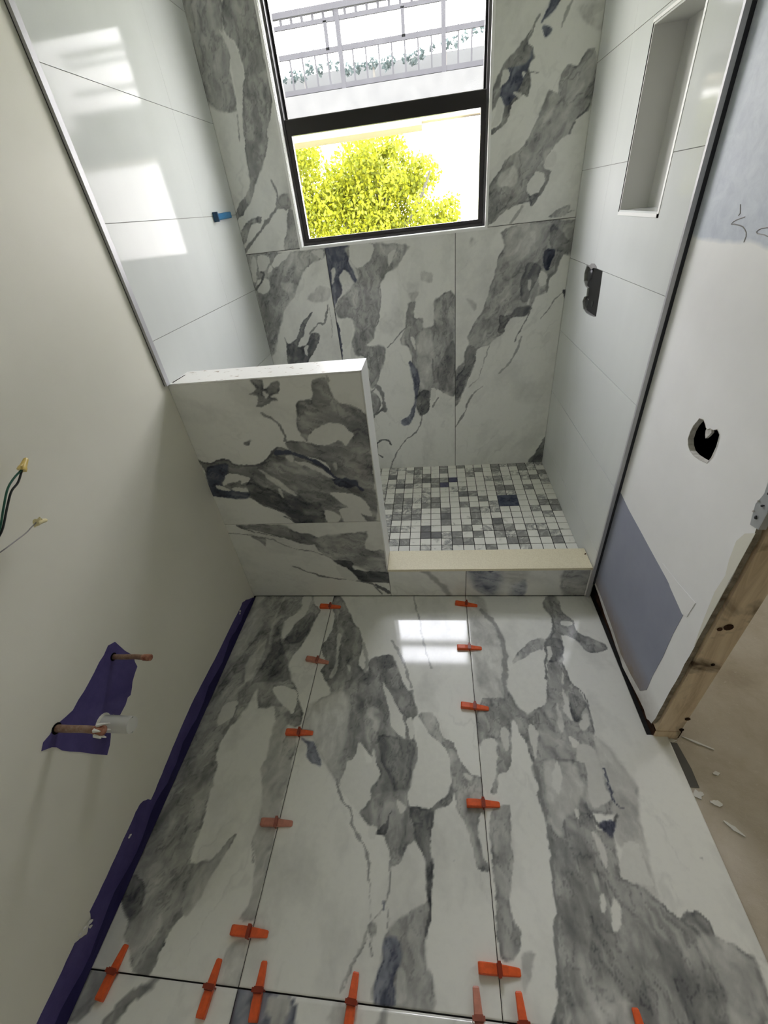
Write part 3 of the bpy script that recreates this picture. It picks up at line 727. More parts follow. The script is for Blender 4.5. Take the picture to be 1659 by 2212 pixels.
def vein_field(key, u, v, aniso):
    """u, v in mm -> level (0 white .. 1 black) and blueness"""
    s = 0 if key is None else sum(map(ord, key)) * 3.7
    wu = u + (fbm(u / 38 + s, v / 38) - .5) * 15 + (fbm(u / 13, v / 13 + s, 3) - .5) * 6.5
    wv = v + (fbm(u / 38 + 9, v / 38 + s) - .5) * 15 + (fbm(u / 13 + 4, v / 13 + s, 3) - .5) * 6.5
    c, q = math.cos(aniso), math.sin(aniso)
    a_ = (u * c + v * q) + (fbm(u / 45, v / 45 + s, 3) - .5) * 60; b_ = (-u * q + v * c) + (fbm(u / 45 + 7, v / 45, 3) - .5) * 40
    cloud = fbm(a_ / 70 + s, b_ / 38, 5)
    wisp = fbm(a_ / 46 + 31, b_ / 13 + s, 5)
    rid = 1 - np.abs(2 * fbm(a_ / 75 + 3, b_ / 30 + s, 4) - 1); rid = np.clip((rid - .93) / .07, 0, 1)
    hz = 1 - np.abs(2 * fbm(a_ / 190 + 51 + s, b_ / 90 + 9, 4) - 1); hz = np.clip((hz - .93) / .07, 0, 1)
    lev = .14 * np.clip(fbm(a_ / 170 + s, b_ / 90, 4) * 2.6 - 1.25, 0, 1) + .10 * hz * np.clip(fbm(u / 200 + 3, v / 200 + s, 2) * 3 - 1.2, 0, 1)
    blu = np.zeros_like(lev) + .15
    for k, L, soft, wd, txt in (VEINS.get(key, []) if key else []):
        t = list(map(int, txt.split())); P = list(zip(t[::2], t[1::2]))
        m0, m1 = np.array(P).min(0) - 40, np.array(P).max(0) + 40
        sel = (u > m0[0]) & (u < m1[0]) & (v > m0[1]) & (v < m1[1])
        if not sel.any(): continue
        x, y = wu[sel], wv[sel]
        if k in 'vk':
            d = seg_dist(x, y, smooth_poly(P, False) if len(P) > 2 else P, False); sd = wd * (.15 + .75 * fbm(x / 22 + s, y / 22, 2)) - d
            a = np.clip(.5 + sd / max(soft * .8, 3), 0, 1); a = a * a * (3 - 2 * a)
        else:
            P = smooth_poly(P); d = seg_dist(x, y, P, True); ins = inside(x, y, P)
            sd = np.where(ins, d, -d)
            # outlines are crisp in places and fade out in others
            sf_ = max(soft * 1.2, 3.5) * (.45 + 1.6 * np.clip(fbm(x / 60 + s, y / 60, 2) * 2 - .6, 0, 1)) if L > 30 else (max(soft * .9, 3.0) if L < 16 else soft * 2.4)
            a = np.clip(.5 + sd / sf_, 0, 1); a = a * a * (3 - 2 * a)
        T = L / 100.0
        if .15 < T <= .3: T = np.clip(T + (cloud[sel] - .5) * .45 + (wisp[sel] - .5) * .25, .04, .6)
        elif T > .3:
            w_ = 1 if k in 'gb' else .35
            T = T + (cloud[sel] - .5) * .55 * w_ + (wisp[sel] - .5) * .30 * w_
            if k in 'gb':
                T = T + rid[sel] * .16
                if soft < 14: T = T + .16 * np.exp(-((sd - 3) / 4.0) ** 2) * np.clip(fbm(x / 34, y / 34, 2) * 3 - 1.2, 0, 1)
            T = np.clip(T, .12, 1)
        lv = lev[sel]; bl = blu[sel]
        lev[sel] = lv * (1 - a) + T * a
        blu[sel] = bl * (1 - a) + (1.0 if k in 'bk' else .12) * a
    return np.clip(lev, 0, 1), np.clip(blu, 0, 1)

def marble_tile(key, axis, face, depth, rect, parent, step=0.004, aniso=1.2, name='tile', cut=None):
    """rectangular marble tile as one mesh on plane axis=face, rect in the two other axes (metres); cut = corner notch (u >, v >)"""
    ax = [i for i in range(3) if i != axis]
    u0, u1, v0, v1 = rect
    nu = max(2, int((u1 - u0) / step) + 1); nv = max(2, int((v1 - v0) / step) + 1)
    us = np.linspace(u0, u1, nu); vs = np.linspace(v0, v1, nv)
    if cut: us[np.argmin(abs(us - cut[0]))] = cut[0]; vs[np.argmin(abs(vs - cut[1]))] = cut[1]
    U, W_ = np.meshgrid(us, vs, indexing='ij')
    lev, blu = vein_field(key, U.ravel() * 1000, W_.ravel() * 1000, aniso)
    v = np.zeros((nu * nv, 3)); v[:, ax[0]] = U.ravel(); v[:, ax[1]] = W_.ravel(); v[:, axis] = face
    i = np.arange((nu - 1) * (nv - 1)); a = (i // (nv - 1)) * nv + i % (nv - 1)
    q = np.stack([a, a + nv, a + nv + 1, a + 1], 1)
    if cut:
        cu = (v[q[:, 0], ax[0]] + v[q[:, 2], ax[0]]) / 2; cv = (v[q[:, 0], ax[1]] + v[q[:, 2], ax[1]]) / 2
        q = q[~((cu > cut[0]) & (cv > cut[1]))]
    E = np.vstack([q[:, [0, 1]], q[:, [1, 2]], q[:, [2, 3]], q[:, [3, 0]]])
    key_ = np.sort(E, 1); key_ = key_[:, 0].astype(np.int64) * (nu * nv) + key_[:, 1]
    _, idx, cnt = np.unique(key_, return_index=True, return_counts=True)
    B = E[idx[cnt == 1]]                                  # rim edges, skirt below them
    N = nu * nv; k = len(B)
    sk = v[B.ravel()].copy(); sk[:, axis] = face + depth
    r2 = (np.arange(2 * k) + N).reshape(-1, 2)
    q2 = np.stack([B[:, 1], B[:, 0], r2[:, 0], r2[:, 1]], 1)
    V = np.vstack([v, sk]).astype(np.float32); F = np.vstack([q, q2]).astype(np.int32)
    A = np.stack([lev, blu], 1); A = np.vstack([A, A[B.ravel()]])
    me = bpy.data.meshes.new(name)
    me.vertices.add(len(V)); me.vertices.foreach_set('co', V.ravel())
    me.loops.add(F.size); me.loops.foreach_set('vertex_index', F.ravel())
    me.polygons.add(len(F)); me.polygons.foreach_set('loop_start', np.arange(len(F), dtype=np.int32) * 4)
    me.update(calc_edges=True); me.validate()
    at = me.attributes.new('vein', 'FLOAT_COLOR', 'POINT')
    C4 = np.zeros((len(V), 4), np.float32); C4[:, :2] = A; C4[:, 3] = 1
    at.data.foreach_set('color', C4.ravel())
    me.materials.append(M_marble)
    o = bpy.data.objects.new(name, me); COL.objects.link(o)
    if parent is not None: o.parent = parent
    return o

# ------------------------------------------------------------------ dimensions (metres)
D = 0.979            # shower back wall
XR = 1.524           # face of the tile on the right shower wall
XW = 1.544           # face of the painted right wall
XL = -0.0085         # face of the painted left wall
H = 2.44
YB = -2.6            # wall behind the photographer
ZB = 1.3393          # joint in the back wall below the window
# rows of the white side-wall tiles
ZT = [0.0, 0.2482, 0.5607, 0.8732, 1.1859, 1.4983, 1.8109, 2.1234, H]
WX0, WX1, WZ0, WZ1 = 0.2815, 1.1400, 1.3414, 2.172

# ------------------------------------------------------------------ floors
m = MB(); m.box(-.12, 1.60, YB, 1.1, -0.10, -0.0035)
floor = tag(m.build('floor', M_grout), 'bathroom floor of large grey veined marble-look tiles', 'floor', kind='structure')
YJ = -1.236
marble_tile('F1', 2, 0.0, -0.0033, (0.002, 0.3905, YJ + .0015, -0.002), floor, aniso=1.25, name='floor_tile')
marble_tile('F2', 2, 0.0, -0.0033, (0.3930, 1.0030, YJ + .0015, -0.002), floor, aniso=1.62, name='floor_tile')
marble_tile('F3', 2, 0.0, -0.0033, (1.0050, 1.604, YJ + .0015, -0.002), floor, cut=(1.5425, -.597), aniso=1.8, name='floor_tile')
marble_tile('F1b', 2, 0.0, -0.0033, (0.002, 0.3905, YB + .01, YJ - .0015), floor, .008, 1.2, name='floor_tile')
marble_tile('F2b', 2, 0.0, -0.0033, (0.3930, 1.0030, YB + .01, YJ - .0015), floor, .008, 1.6, name='floor_tile')
marble_tile('F3', 2, 0.0, -0.0033, (1.0050, 1.604, -1.55, YJ - .0015), floor, .008, 1.7, name='floor_tile')
marble_tile('F1b', 2, 0.0, -0.0033, (1.0050, 1.5425, YB + .01, -1.5515), floor, .01, 1.7, name='floor_tile')

m = MB(); m.box(1.6005, 4.2, -3.0, 2.4, -0.11, -0.011)
f2 = tag(m.build('floor_2', M_concrete), 'bare dusty concrete floor of the next room', 'floor', kind='structure')
m = MB(); m.slab(2, -0.0108, 0.0012, [(1.604, -0.612), (1.628, -0.615), (1.636, -0.69), (1.634, -0.742), (1.604, -0.742)])
m.build('mortar_patch', M_mortar, f2)
m = MB(); rr = random.Random(4)
for (cx, cy, a, Ln, wd) in ((1.69, -0.612, -.45, .085, .005), (1.675, -0.84, -.75, .05, .007), (1.615, -.608, 0, .03, .006), (1.622, -.76, .2, .03, .012), (1.66, -.78, -.2, .03, .01), (1.70, -.70, .1, .02, .006)):
    top = []; bot = []
    for k in range(7):
        t = k / 6 - .5; ww = wd * (1 - abs(t) * 1.5) * rr.uniform(.6, 1.2)
        px, py = cx + math.cos(a) * t * Ln, cy + math.sin(a) * t * Ln
        top.append((px - math.sin(a) * ww, py + math.cos(a) * ww)); bot.append((px + math.sin(a) * ww, py - math.cos(a) * ww))
    m.slab(2, -0.011, 0.003, top + bot[::-1])
tag(m.build('plaster_splatter', M_plaster, f2), kind='stuff')

# ------------------------------------------------------------------ back wall
wb = MB(); wb.slab(1, D + .0025, 0.14, [(-.12, -.02), (1.68, -.02), (1.68, H), (-.12, H)], [[(WX0, WZ0), (WX1, WZ0), (WX1, WZ1), (WX0, WZ1)]])
wall_back = tag(wb.build('wall_back', M_grout), 'shower back wall of tall grey veined marble tiles', 'wall', kind='structure')
marble_tile('P1', 1, D, .0025, (0.0, 0.3905, 0.10, ZB - .001), wall_back, aniso=1.1)
marble_tile('P2', 1, D, .0025, (0.3925, 1.0025, 0.10, ZB - .001), wall_back, aniso=1.5)
marble_tile('P3', 1, D, .0025, (1.0045, XR, 0.10, ZB - .001), wall_back, aniso=1.0)
marble_tile('U1', 1, D, .0025, (0.0, WX0 - .002, ZB + .001, H), wall_back, aniso=1.4)
marble_tile('U2', 1, D, .0025, (WX1 + .002, XR, ZB + .001, H), wall_back, aniso=1.0)
marble_tile(None, 1, D, .0025, (WX0 - .0005, WX1 + .0005, WZ1 + .002, H), wall_back, .02)

# ------------------------------------------------------------------ left wall
m = MB(); m.box(-.12, -.0025, 0.003, D + .0025, -.02, H)
wl_t = tag(m.build('wall_left', M_grout_light), 'left shower wall of glossy plain white tiles', 'wall', kind='structure')
def gap(a, c, g=.0009): return a + g, c - g
for k in range(len(ZT) - 1):
    for (y0, y1) in ((0.0, .63), (.63, D)):
        z0, z1 = gap(ZT[k], ZT[k + 1]); ya, yb = gap(y0, y1, .0003)
        m = MB(); m.box(-.0025, 0.0, ya, yb, z0, z1); m.build('tile', M_white_tile, wl_t)
m = MB(); m.box(-.12, XL, YB, 0.002, -.02, H)
wl_p = tag(m.build('wall_left_painted', M_paint), 'plain white painted wall left of the floor', 'wall', kind='structure')

# ------------------------------------------------------------------ right shower wall
NY0, NY1, NZ0, NZ1 = 0.170, 0.474, 1.366, 1.796          # niche opening
valve_hole = [(0.577, 1.022), (0.633, 1.020), (0.678, 1.027), (0.703, 1.052), (0.690, 1.070), (0.663, 1.078), (0.668, 1.108), (0.700, 1.112), (0.728, 1.126),
              (0.737, 1.152), (0.720, 1.180), (0.660, 1.1845), (0.524, 1.1845), (0.514, 1.120), (0.506, 1.032), (0.53, 1.026)]
m = MB(); m.slab(0, XR + .0025, 0.015, [(0.0, -.02), (D + .0025, -.02), (D + .0025, H), (0.0, H)],
                 [[(NY0, NZ0), (NY1, NZ0), (NY1, NZ1), (NY0, NZ1)], valve_hole])
wall_right = tag(m.build('wall_right', M_grout_light), 'right shower wall of glossy plain white tiles with a niche', 'wall', kind='structure')
def rt(poly):
    m = MB(); m.slab(0, XR, 0.0025, poly); return m.build('tile', M_white_tile, wall_right)
for k in range(len(ZT) - 1):
    z0, z1 = gap(ZT[k], ZT[k + 1])
    for (y0, y1) in ((0.0, .63), (.63, D)):
        ya, yb = gap(y0, y1, .0003)
        if k == 3 and y0 == 0:
            rt([(ya, z0), (yb, z0), (yb, 1.0195), (.577, 1.021), (.53, 1.026), (.506, 1.032), (.514, 1.12), (.524, z1), (ya, z1)])
        elif k == 3:
            rt([(ya, z0), (yb, z0), (yb, z1), (.722, z1), (.738, 1.152), (.728, 1.125), (.70, 1.111), (.669, 1.107), (.664, 1.079), (.690, 1.071), (.704, 1.052), (.678, 1.026), (ya, 1.0195)])
        elif k == 4 and y0 == 0:
            rt([(ya, z0), (yb, z0), (yb, z1), (NY1, z1), (NY1, NZ0), (NY0, NZ0), (NY0, z1), (ya, z1)])
        elif k == 5 and y0 == 0:
            rt([(ya, z0), (NY0, z0), (NY0, NZ1), (NY1, NZ1), (NY1, z0), (yb, z0), (yb, z1), (ya, z1)])
        else:
            rt([(ya, z0), (yb, z0), (yb, z1), (ya, z1)])
# recessed niche
nz = empty('niche', (XR, NY0, NZ0)); nz.parent = wall_right
NB = 1.612
for nm, dm in (('niche_sill', (XR + .001, NB, NY0, NY1, NZ0, NZ0 + .006)), ('niche_head', (XR + .001, NB, NY0, NY1, NZ1 - .006, NZ1)),
               ('niche_side', (XR + .001, NB, NY0, NY0 + .006, NZ0 + .006, NZ1 - .006)), ('niche_side', (XR + .001, NB, NY1 - .006, NY1, NZ0 + .006, NZ1 - .006)),
               ('niche_back', (NB, NB + .006, NY0, NY1, NZ0, NZ1))):
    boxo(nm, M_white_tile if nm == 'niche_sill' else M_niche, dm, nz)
m = MB()
for d in ((NY0 - .008, NY0 + .002, NZ0 - .008, NZ1 + .008), (NY0 - .008, NY1 + .002, NZ0 - .008, NZ0 + .001), (NY0 - .008, NY1 + .002, NZ1 - .001, NZ1 + .006)):
    m.box(XR - .0015, XR + .004, *d)
m.build('niche_edge_trim', M_white_trim, nz)
m = MB(); m.box(XR - .0004, XR + .004, NY1, NY1 + .0025, NZ0, NZ1); m.build('niche_joint', M_grout, nz)
# cavity behind the valve cut-out
m = MB()
for d in ((1.60, 1.605, .48, .77, .99, 1.21), (XR + .018, 1.60, .48, .484, .99, 1.21), (XR + .018, 1.60, .766, .77, .99, 1.21), (XR + .018, 1.60, .48, .77, .99, .994), (XR + .018, 1.60, .48, .77, 1.206, 1.21)):
    m.box(*d)
m.build('valve_cavity', M_black, wall_right)
# outer shell behind the shower wall
boxo('wall_core', M_ceiling, (1.63, 1.68, -.001, 2.4, -.02, H), wall_right)

# painted right wall up to the door opening
zb = [(-.004, .075), (-.07, .068), (-.15, .052), (-.22, .046), (-.284, .034), (-.33, .030), (-.365, .022), (-.44, .034), (-.50, .044), (-.54, .048), (-.565, .040), (-.578, .052), (-.590, .058)]
rr = random.Random(3)
edge = [(-.5945 + rr.uniform(-.0012, .0018), .06 + k * .04) for k in range(1, 20)]
edge += [(-.590, .845), (-.583, .90), (-.578, 1.0)] + [(-.578, z) for z in (1.2, 1.6, 2.05)]
hole = [(-.288, .958), (-.305, .962), (-.318, .955), (-.324, .950), (-.332, .949), (-.340, .955), (-.352, .957), (-.366, .966), (-.380, .958), (-.386, .930), (-.384, .900), (-.376, .880), (-.348, .873), (-.320, .869), (-.298, .871), (-.282, .880), (-.272, .893), (-.271, .915), (-.275, .932)]
m = MB(); m.side_mat = 1
m.slab(0, XW, 0.0127, zb + edge + [(-.578, 2.07), (-1.55, 2.07), (-1.55, -.01), (YB, -.01), (YB, H), (-.001, H), (-.001, .075)], [hole])
wall_r2 = tag(m.build('wall_right_painted', [M_right, M_drywall_edge]), 'patched white painted wall right of the floor, ending at the doorway', 'wall', kind='structure')
# bare moisture board patch, its dirty lower edge
rr = random.Random(8)
pp = [(-.002, .55), (-.10, .535), (-.20, .527), (-.30, .518), (-.40, .510), (-.47, .500), (-.515, .492), (-.512, .40), (-.515, .30), (-.511, .20), (-.514, .12), (-.49, .075), (-.42, .06), (-.33, .05), (-.22, .07), (-.1, .085), (-.002, .092)]
m = MB(); m.slab(0, XW - .0008, .0007, pp); m.build('bare_board_patch', M_board, wall_r2)
# torn paper flap beside the patch
m = MB(); m.slab(0, XW - .0014, .0006, [(-.36, .535), (-.45, .545), (-.535, .56), (-.530, .50), (-.512, .488), (-.43, .505)]); m.build('torn_paper', M_right, wall_r2)
# torn rim and gypsum chips of the outlet hole
m = MB(); rr = random.Random(5); cy = sum(p[0] for p in hole) / len(hole); cz = sum(p[1] for p in hole) / len(hole)
k0 = len(hole); vs = []
for d_, sc_ in ((-.0006, 1.012), (-.0006, .975), (.0125, .955)):
    for y, z in hole:
        q_ = sc_ + rr.uniform(-.012, .012); vs.append((XW + d_, cy + (y - cy) * q_, cz + (z - cz) * q_))
fs = [(L_ * k0 + i, L_ * k0 + (i + 1) % k0, (L_ + 1) * k0 + (i + 1) % k0, (L_ + 1) * k0 + i) for L_ in (0, 1) for i in range(k0)]
m.add(vs, fs); m.build('chipped_rim', M_gypsum, wall_r2)
m = MB(); m.slab(0, XW + .001, .006, [(-.326, .951), (-.343, .955), (-.348, .948), (-.342, .936), (-.335, .926), (-.329, .933), (-.325, .942)]); m.build('gypsum_shard', M_gypsum, wall_r2)
m = MB(); m.slab(0, XW - .0012, .0008, [(-.594, .84), (-.594, .46), (-.588, .50), (-.580, .56), (-.572, .64), (-.577, .70), (-.566, .74), (-.560, .79), (-.571, .82)]); m.build('bare_paper_edge', M_paint, wall_r2)
# pencil scribbles
def scribble(pts, r=.0011):
    m = MB(); m.tube([(XW - .0002, y, z) for y, z in pts], r, 5); m.build('pencil_mark', M_wire_grey, wall_r2)
scribble([(-.200, 1.367), (-.185, 1.364), (-.173, 1.361), (-.164, 1.357), (-.160, 1.353), (-.17, 1.3535), (-.193, 1.352), (-.205, 1.350), (-.214, 1.346), (-.222, 1.341), (-.226, 1.334), (-.225, 1.324)])
scribble([(-.293, 1.3525), (-.284, 1.3525), (-.268, 1.3505), (-.258, 1.347), (-.2545, 1.3435), (-.259, 1.341), (-.270, 1.3405), (-.282, 1.3400), (-.293, 1.338)])
scribble([(-.170, 1.388), (-.175, 1.380), (-.1795, 1.373), (-.176, 1.369)])
# black sheet painting the darkness behind the hole, sole plate and door stud
boxo('wall_void', M_black, (1.64, 1.645, -.56, -.004, .04, 2.3), wall_r2)
m = MB(); m.box(1.559, 1.640, -.598, -.003, -.02, .030); m.build('sole_plate', M_sill_wood, wall_r2)
m = MB(); m.bevbox(1.5625, 1.634, -.598, -.560, .0305, 2.07, .001)
st_ = m.build('door_stud', M_wood, wall_r2)
m = MB(); m.box(1.5615, 1.634, -.601, -.598, -.011, .0300); m.build('plate_end', M_wood, wall_r2)
m = MB()
for (x, z, r) in ((1.592, .545, .011), (1.575, .537, .006), (1.630, .11, .008), (1.632, .045, .007), (1.608, .39, .005)):
    m.tube([(x, -.601, z), (x, -.5995, z)], r, 10)
m.build('wood_knot', M_sill_wood, st_)
# perforated metal corner bead on the upper wall end
m = MB(); m.slab(0, XW - .0012, .0010, [(-.5945, .850), (-.572, .845)] + [(-.564 + rr.uniform(-.004, .004), .86 + k * .03) for k in range(40)] + [(-.594, 2.05)])
m.box(XW - .001, XW + .0135, -.5960, -.5945, .850, 2.05)
bead = m.build('corner_bead', M_galv, wall_r2)
m = MB()
for k in range(38):
    z = .868 + k * .03; m.tube([(XW - .0018, -.579 + rr.uniform(-.002, .002), z), (XW - .0011, -.579, z + .001)], .0042, 8)
m.build('bead_hole', M_shadow_dark, bead)
m = MB()
for k in range(60):
    z = .86 + rr.random() * 1.1; m.tube([(XW - .0012, -.566 + rr.uniform(-.004, .007), z), (XW - .0032, -.566, z + .004)], [rr.uniform(.002, .006), .001], 6)
tag(m.build('torn_plaster', M_plaster, bead), kind='stuff')

# ------------------------------------------------------------------ rest of the shell
m = MB(); m.box(-.12, 1.68, YB - .1, 1.12, H, H + .1); m.box(1.68, 4.3, YB - .6, 2.5, H, H + .1); m.box(1.5, 1.68, YB - .6, YB - .1, H, H + .1)
tag(m.build('ceiling', M_ceiling), 'white ceiling over both rooms', 'ceiling', kind='structure')
m = MB(); m.box(-.12, XW, YB - .1, YB, -.02, H)
tag(m.build('wall_front', M_ceiling), 'white wall behind the photographer', 'wall', kind='structure')
m = MB(); m.slab(0, 4.2, .1, [(-3.0, -.02), (2.4, -.02), (2.4, H), (-3.0, H)], [[(.8, 1.0), (1.5, 1.0), (1.5, 1.7), (.8, 1.7)]])  # opening added to let daylight into the next room
tag(m.build('wall_far_right', M_paint), 'white far wall of the next room with an opening added for daylight', 'wall', kind='structure')
m = MB(); m.box(1.68, 4.2, 2.4, 2.5, -.02, H); m.box(1.557, 4.2, -3.1, -3.0, -.02, H); m.box(1.557, 1.66, -3.0, -1.55, -.02, H); m.box(1.642, 1.66, -.555, -.001, -.02, H); m.box(1.557, 1.66, -1.55, -.60, 2.07, H)
tag(m.build('wall_next_room', M_paint), 'white walls round the next room', 'wall', kind='structure')

# metal edge trims where the shower tile stops
m = MB(); m.box(XL, -.0055, -.019, -.0002, 1.047, H); m.cur = 1; m.box(-.0055, .0028, -.0200, .0, 1.047, H)
tag(m.build('trim_1', [M_shadow_dark, M_steel]), 'grey metal edge trim of the left shower wall', 'trim', kind='structure')
m = MB(); m.box(XR - .002, XR + .0095, -.0095, -.0002, 0, H); m.cur = 1; m.box(XR + .0095, XW, -.008, -.0005, 0.08, H)  # second box paints the shadow beside the trim as a dark strip
tag(m.build('trim_2', [M_steel, M_shadow_dark]), 'grey metal edge trim of the right shower wall', 'trim', kind='structure')

# ------------------------------------------------------------------ half wall
XP, YP, ZP = .660, .132, 1.047
m = MB(); m.box(0.0, XP, .0025, YP, 0, ZP)
m.box(XL, 0, .0025, .05, 0, ZP - .001)
hw = tag(m.build('wall_half', M_cap), 'low half wall faced in veined marble with a scuffed white top', 'wall', kind='structure')
marble_tile('N1', 1, 0.0, .0024, (XL - .001, XP - .001, .4398, ZP - .004), hw, aniso=-.4)
marble_tile('N2', 1, 0.0, .0024, (XL - .001, XP + .003, .001, .4378), hw, aniso=-.35)
m = MB(); m.box(XP - .001, XP + .0022, -.001, YP, .171, ZP + .0005); m.build('end_cap', M_white_trim, hw)
m = MB(); m.box(0.004, XP + .0022, -.001, .0022, ZP - .0035, ZP + .0006); m.build('edge_strip', M_white_trim, hw)
m = MB(); m.slab(2, ZP + .0002, .0005, [(0.001, .018), (.006, .014), (.012, .09), (.009, .096)]); m.build('black_gap', M_black, hw)
# ------------------------------------------------------------------ curb
YC = .1218; ZC = .170
m = MB(); m.box(XP + .0022, XR - .002, .0025, YC - .004, 0, ZC - .012)
cb = tag(m.build('shower_curb', M_grout), 'low shower curb with veined tile face and cream stone top', 'curb', kind='structure')
m = MB(); m.bevbox(XP + .0025, XR - .0025, -.003, YC, ZC - .0115, ZC, .0012); m.build('curb_top', M_cream, cb)
marble_tile('C1', 1, 0.0, .0024, (XP + .0045, 1.0035, .001, ZC - .012), cb, aniso=-.8)
marble_tile('C2', 1, 0.0, .0024, (1.0055, XR - .009, .001, ZC - .012), cb, aniso=-.2)
m = MB(); m.box(XR - .008, XR - .0025, -.001, .0024, .001, ZC - .012); m.build('curb_edge_trim', M_white_trim, cb)
m = MB(); m.tube([(1.512, .080, ZC - .0003), (1.516, .086, ZC + .0006)], .0028, 7); m.build('dark_speck', M_sill_wood, cb)

# ------------------------------------------------------------------ shower floor: 2 inch mosaic
ZS = .114; PX = .0519; PY = .0513; X0 = 1.5262; Y0 = .1717
m = MB(); m.box(0.0, XR, YC, D, -.02, ZS - .0022)
sf = tag(m.build('shower_floor', M_grout), 'shower floor of small square marble mosaic tiles with dark joints', 'floor', kind='structure')
ROWS = ["wwwlwlwwwgwwlwwww", "lgwwwlggwwwggwwgw", "wwwddlgwgwglgwglw", "glwdwwwgwlggwllww", "wwwwwgwwgwdwwwwww", "gggwwdwwgwwwwwwlw", "lllwwgwwgllwwwlwg", "glwggwwgwwllwwwgg",
        "ggllgwwwwgwwwwwlw", "gwwlwwwdgwwllwwww", "wwwlwwllwwwggwgww", "dglwgbwwwwwlwwwwl", "lwgdggbwwwlglwlgl", "wwlgwwwwgwwlwllwg", "wlgwwgwwlgwgwwglw", "lwgwwgwgwwwglggll"]
base_me = {}
def mosaic(x0, x1, y0, y1, k):
    key = (round(x1 - x0, 4), round(y1 - y0, 4), k)
    if key not in base_me:
        q = MB(); q.bevbox(-(x1 - x0) / 2, (x1 - x0) / 2, -(y1 - y0) / 2, (y1 - y0) / 2, -.0022, 0, .0008)
        o = q.build('mosaic_tile', MOS[k], sf); base_me[key] = o.data
    else:
        o = bpy.data.objects.new('mosaic_tile', base_me[key]); COL.objects.link(o); o.parent = sf
    o.location = ((x0 + x1) / 2, (y0 + y1) / 2, ZS)
rr = random.Random(11); g = .0016; count = 0; rest = MB(); DR = []
cells = []
for r in range(-1, 16):
    for c in range(-13, 17):
        xa, xb = X0 - (17 - c) * PX + g, X0 - (16 - c) * PX - g
        ya, yb = Y0 + r * PY + g, min(Y0 + (r + 1) * PY - g, D - .001)
        if xb > XR - .0005: xb = XR - .0008
        xa = max(xa, .002)
        if xb - xa < .006: continue
        if c in (11, 12) and r in (7, 8): continue
        vis = (c >= 0 and r >= 0) or (c >= -1 and r >= 6) or (c >= -2 and r >= 12)
        k = ROWS[r][c] if 0 <= c < 17 and 0 <= r < 16 else rr.choice('wwwwllgd')
        cells.append((vis, xa, xb, ya, yb, k))
for vis, xa, xb, ya, yb, k in cells:
    if vis and count < 298: mosaic(xa, xb, ya, yb, k); count += 1
    else: rest.bevbox(xa, xb, ya, yb, ZS - .0022, ZS, .0008)
tag(rest.build('mosaic_field', MOS['l'], sf), kind='stuff')
xa = X0 - 6 * PX + .0005; xb = X0 - 4 * PX - .0005; ya = Y0 + 7 * PY + .0005; yb = Y0 + 9 * PY - .0005
dr = tag(empty('shower_drain', ((xa + xb) / 2, (ya + yb) / 2, ZS)), 'square shower drain covered with dark blue film in the mosaic floor', 'drain')
m = MB(); m.bevbox(xa, xb, ya, yb, ZS - .002, ZS + .001, .001); m.build('drain_cover', M_drain, dr)
m = MB(); rr = random.Random(2)
for k in range(14):
    a = rr.uniform(0, 6.28); cx = rr.uniform(xa + .012, xb - .012); cy = rr.uniform(ya + .012, yb - .012); L_ = rr.uniform(.006, .014)
    m.tube([(cx - math.cos(a) * L_, cy - math.sin(a) * L_, ZS + .0008), (cx, cy, ZS + .0028), (cx + math.cos(a) * L_, cy + math.sin(a) * L_, ZS + .0008)], [.0005, .0016, .0005], 6)
m.build('film_wrinkles', M_drain, dr)

# ------------------------------------------------------------------ window
win = tag(empty('window_1', ((WX0 + WX1) / 2, D, WZ0)), 'black framed window in the shower back wall', 'window', kind='structure')
YF = D + .034
def ring(m, x0, x1, z0, z1, t, y0, y1, tb=None, tt=None):
    tb = tb or t; tt = tt or t
    m.box(x0, x0 + t, y0, y1, z0, z1); m.box(x1 - t, x1, y0, y1, z0, z1)
    m.box(x0 + t, x1 - t, y0, y1, z0, z0 + tb); m.box(x0 + t, x1 - t, y0, y1, z1 - tt, z1)
m = MB(); ring(m, WX0 - .010, WX1 + .006, WZ0 - .010, WZ1 + .008, .011, D - .003, D + .004)
ring(m, WX0 - .0005, WX1 + .0005, WZ0 - .0005, WZ1 + .0005, .004, D + .004, YF + .03); m.build('reveal_trim', M_white_trim, win)
m = MB(); ring(m, WX0 + .003, WX1 - .003, WZ0 + .003, WZ1 - .003, .011, YF, YF + .07, .012); fr = m.build('frame', M_frame, win)
ZR = 1.752
m = MB(); ring(m, WX0 + .013, WX1 - .013, WZ0 + .014, ZR + .04, .020, YF + .006, YF + .030, .016, .050); ls = m.build('lower_sash', M_frame, win)
m = MB(); m.box(WX0 + .034, WX1 - .034, YF + .016, YF + .020, WZ0 + .029, ZR - .005); m.build('pane', M_glass, ls)
m = MB(); ring(m, WX0 + .013, WX1 - .013, ZR + .012, WZ1 - .012, .010, YF + .034, YF + .058, .030, .014); us = m.build('upper_sash', M_frame, win)
m = MB(); m.box(WX0 + .022, WX1 - .022, YF + .044, YF + .048, ZR + .040, WZ1 - .025); m.build('pane', M_glass_haze, us)
m = MB(); m.box(WX0 + .016, WX1 - .016, YF + .004, YF + .034, ZR + .0401, ZR + .0425); m.build('dusty_rail_top', M_frame2, ls)

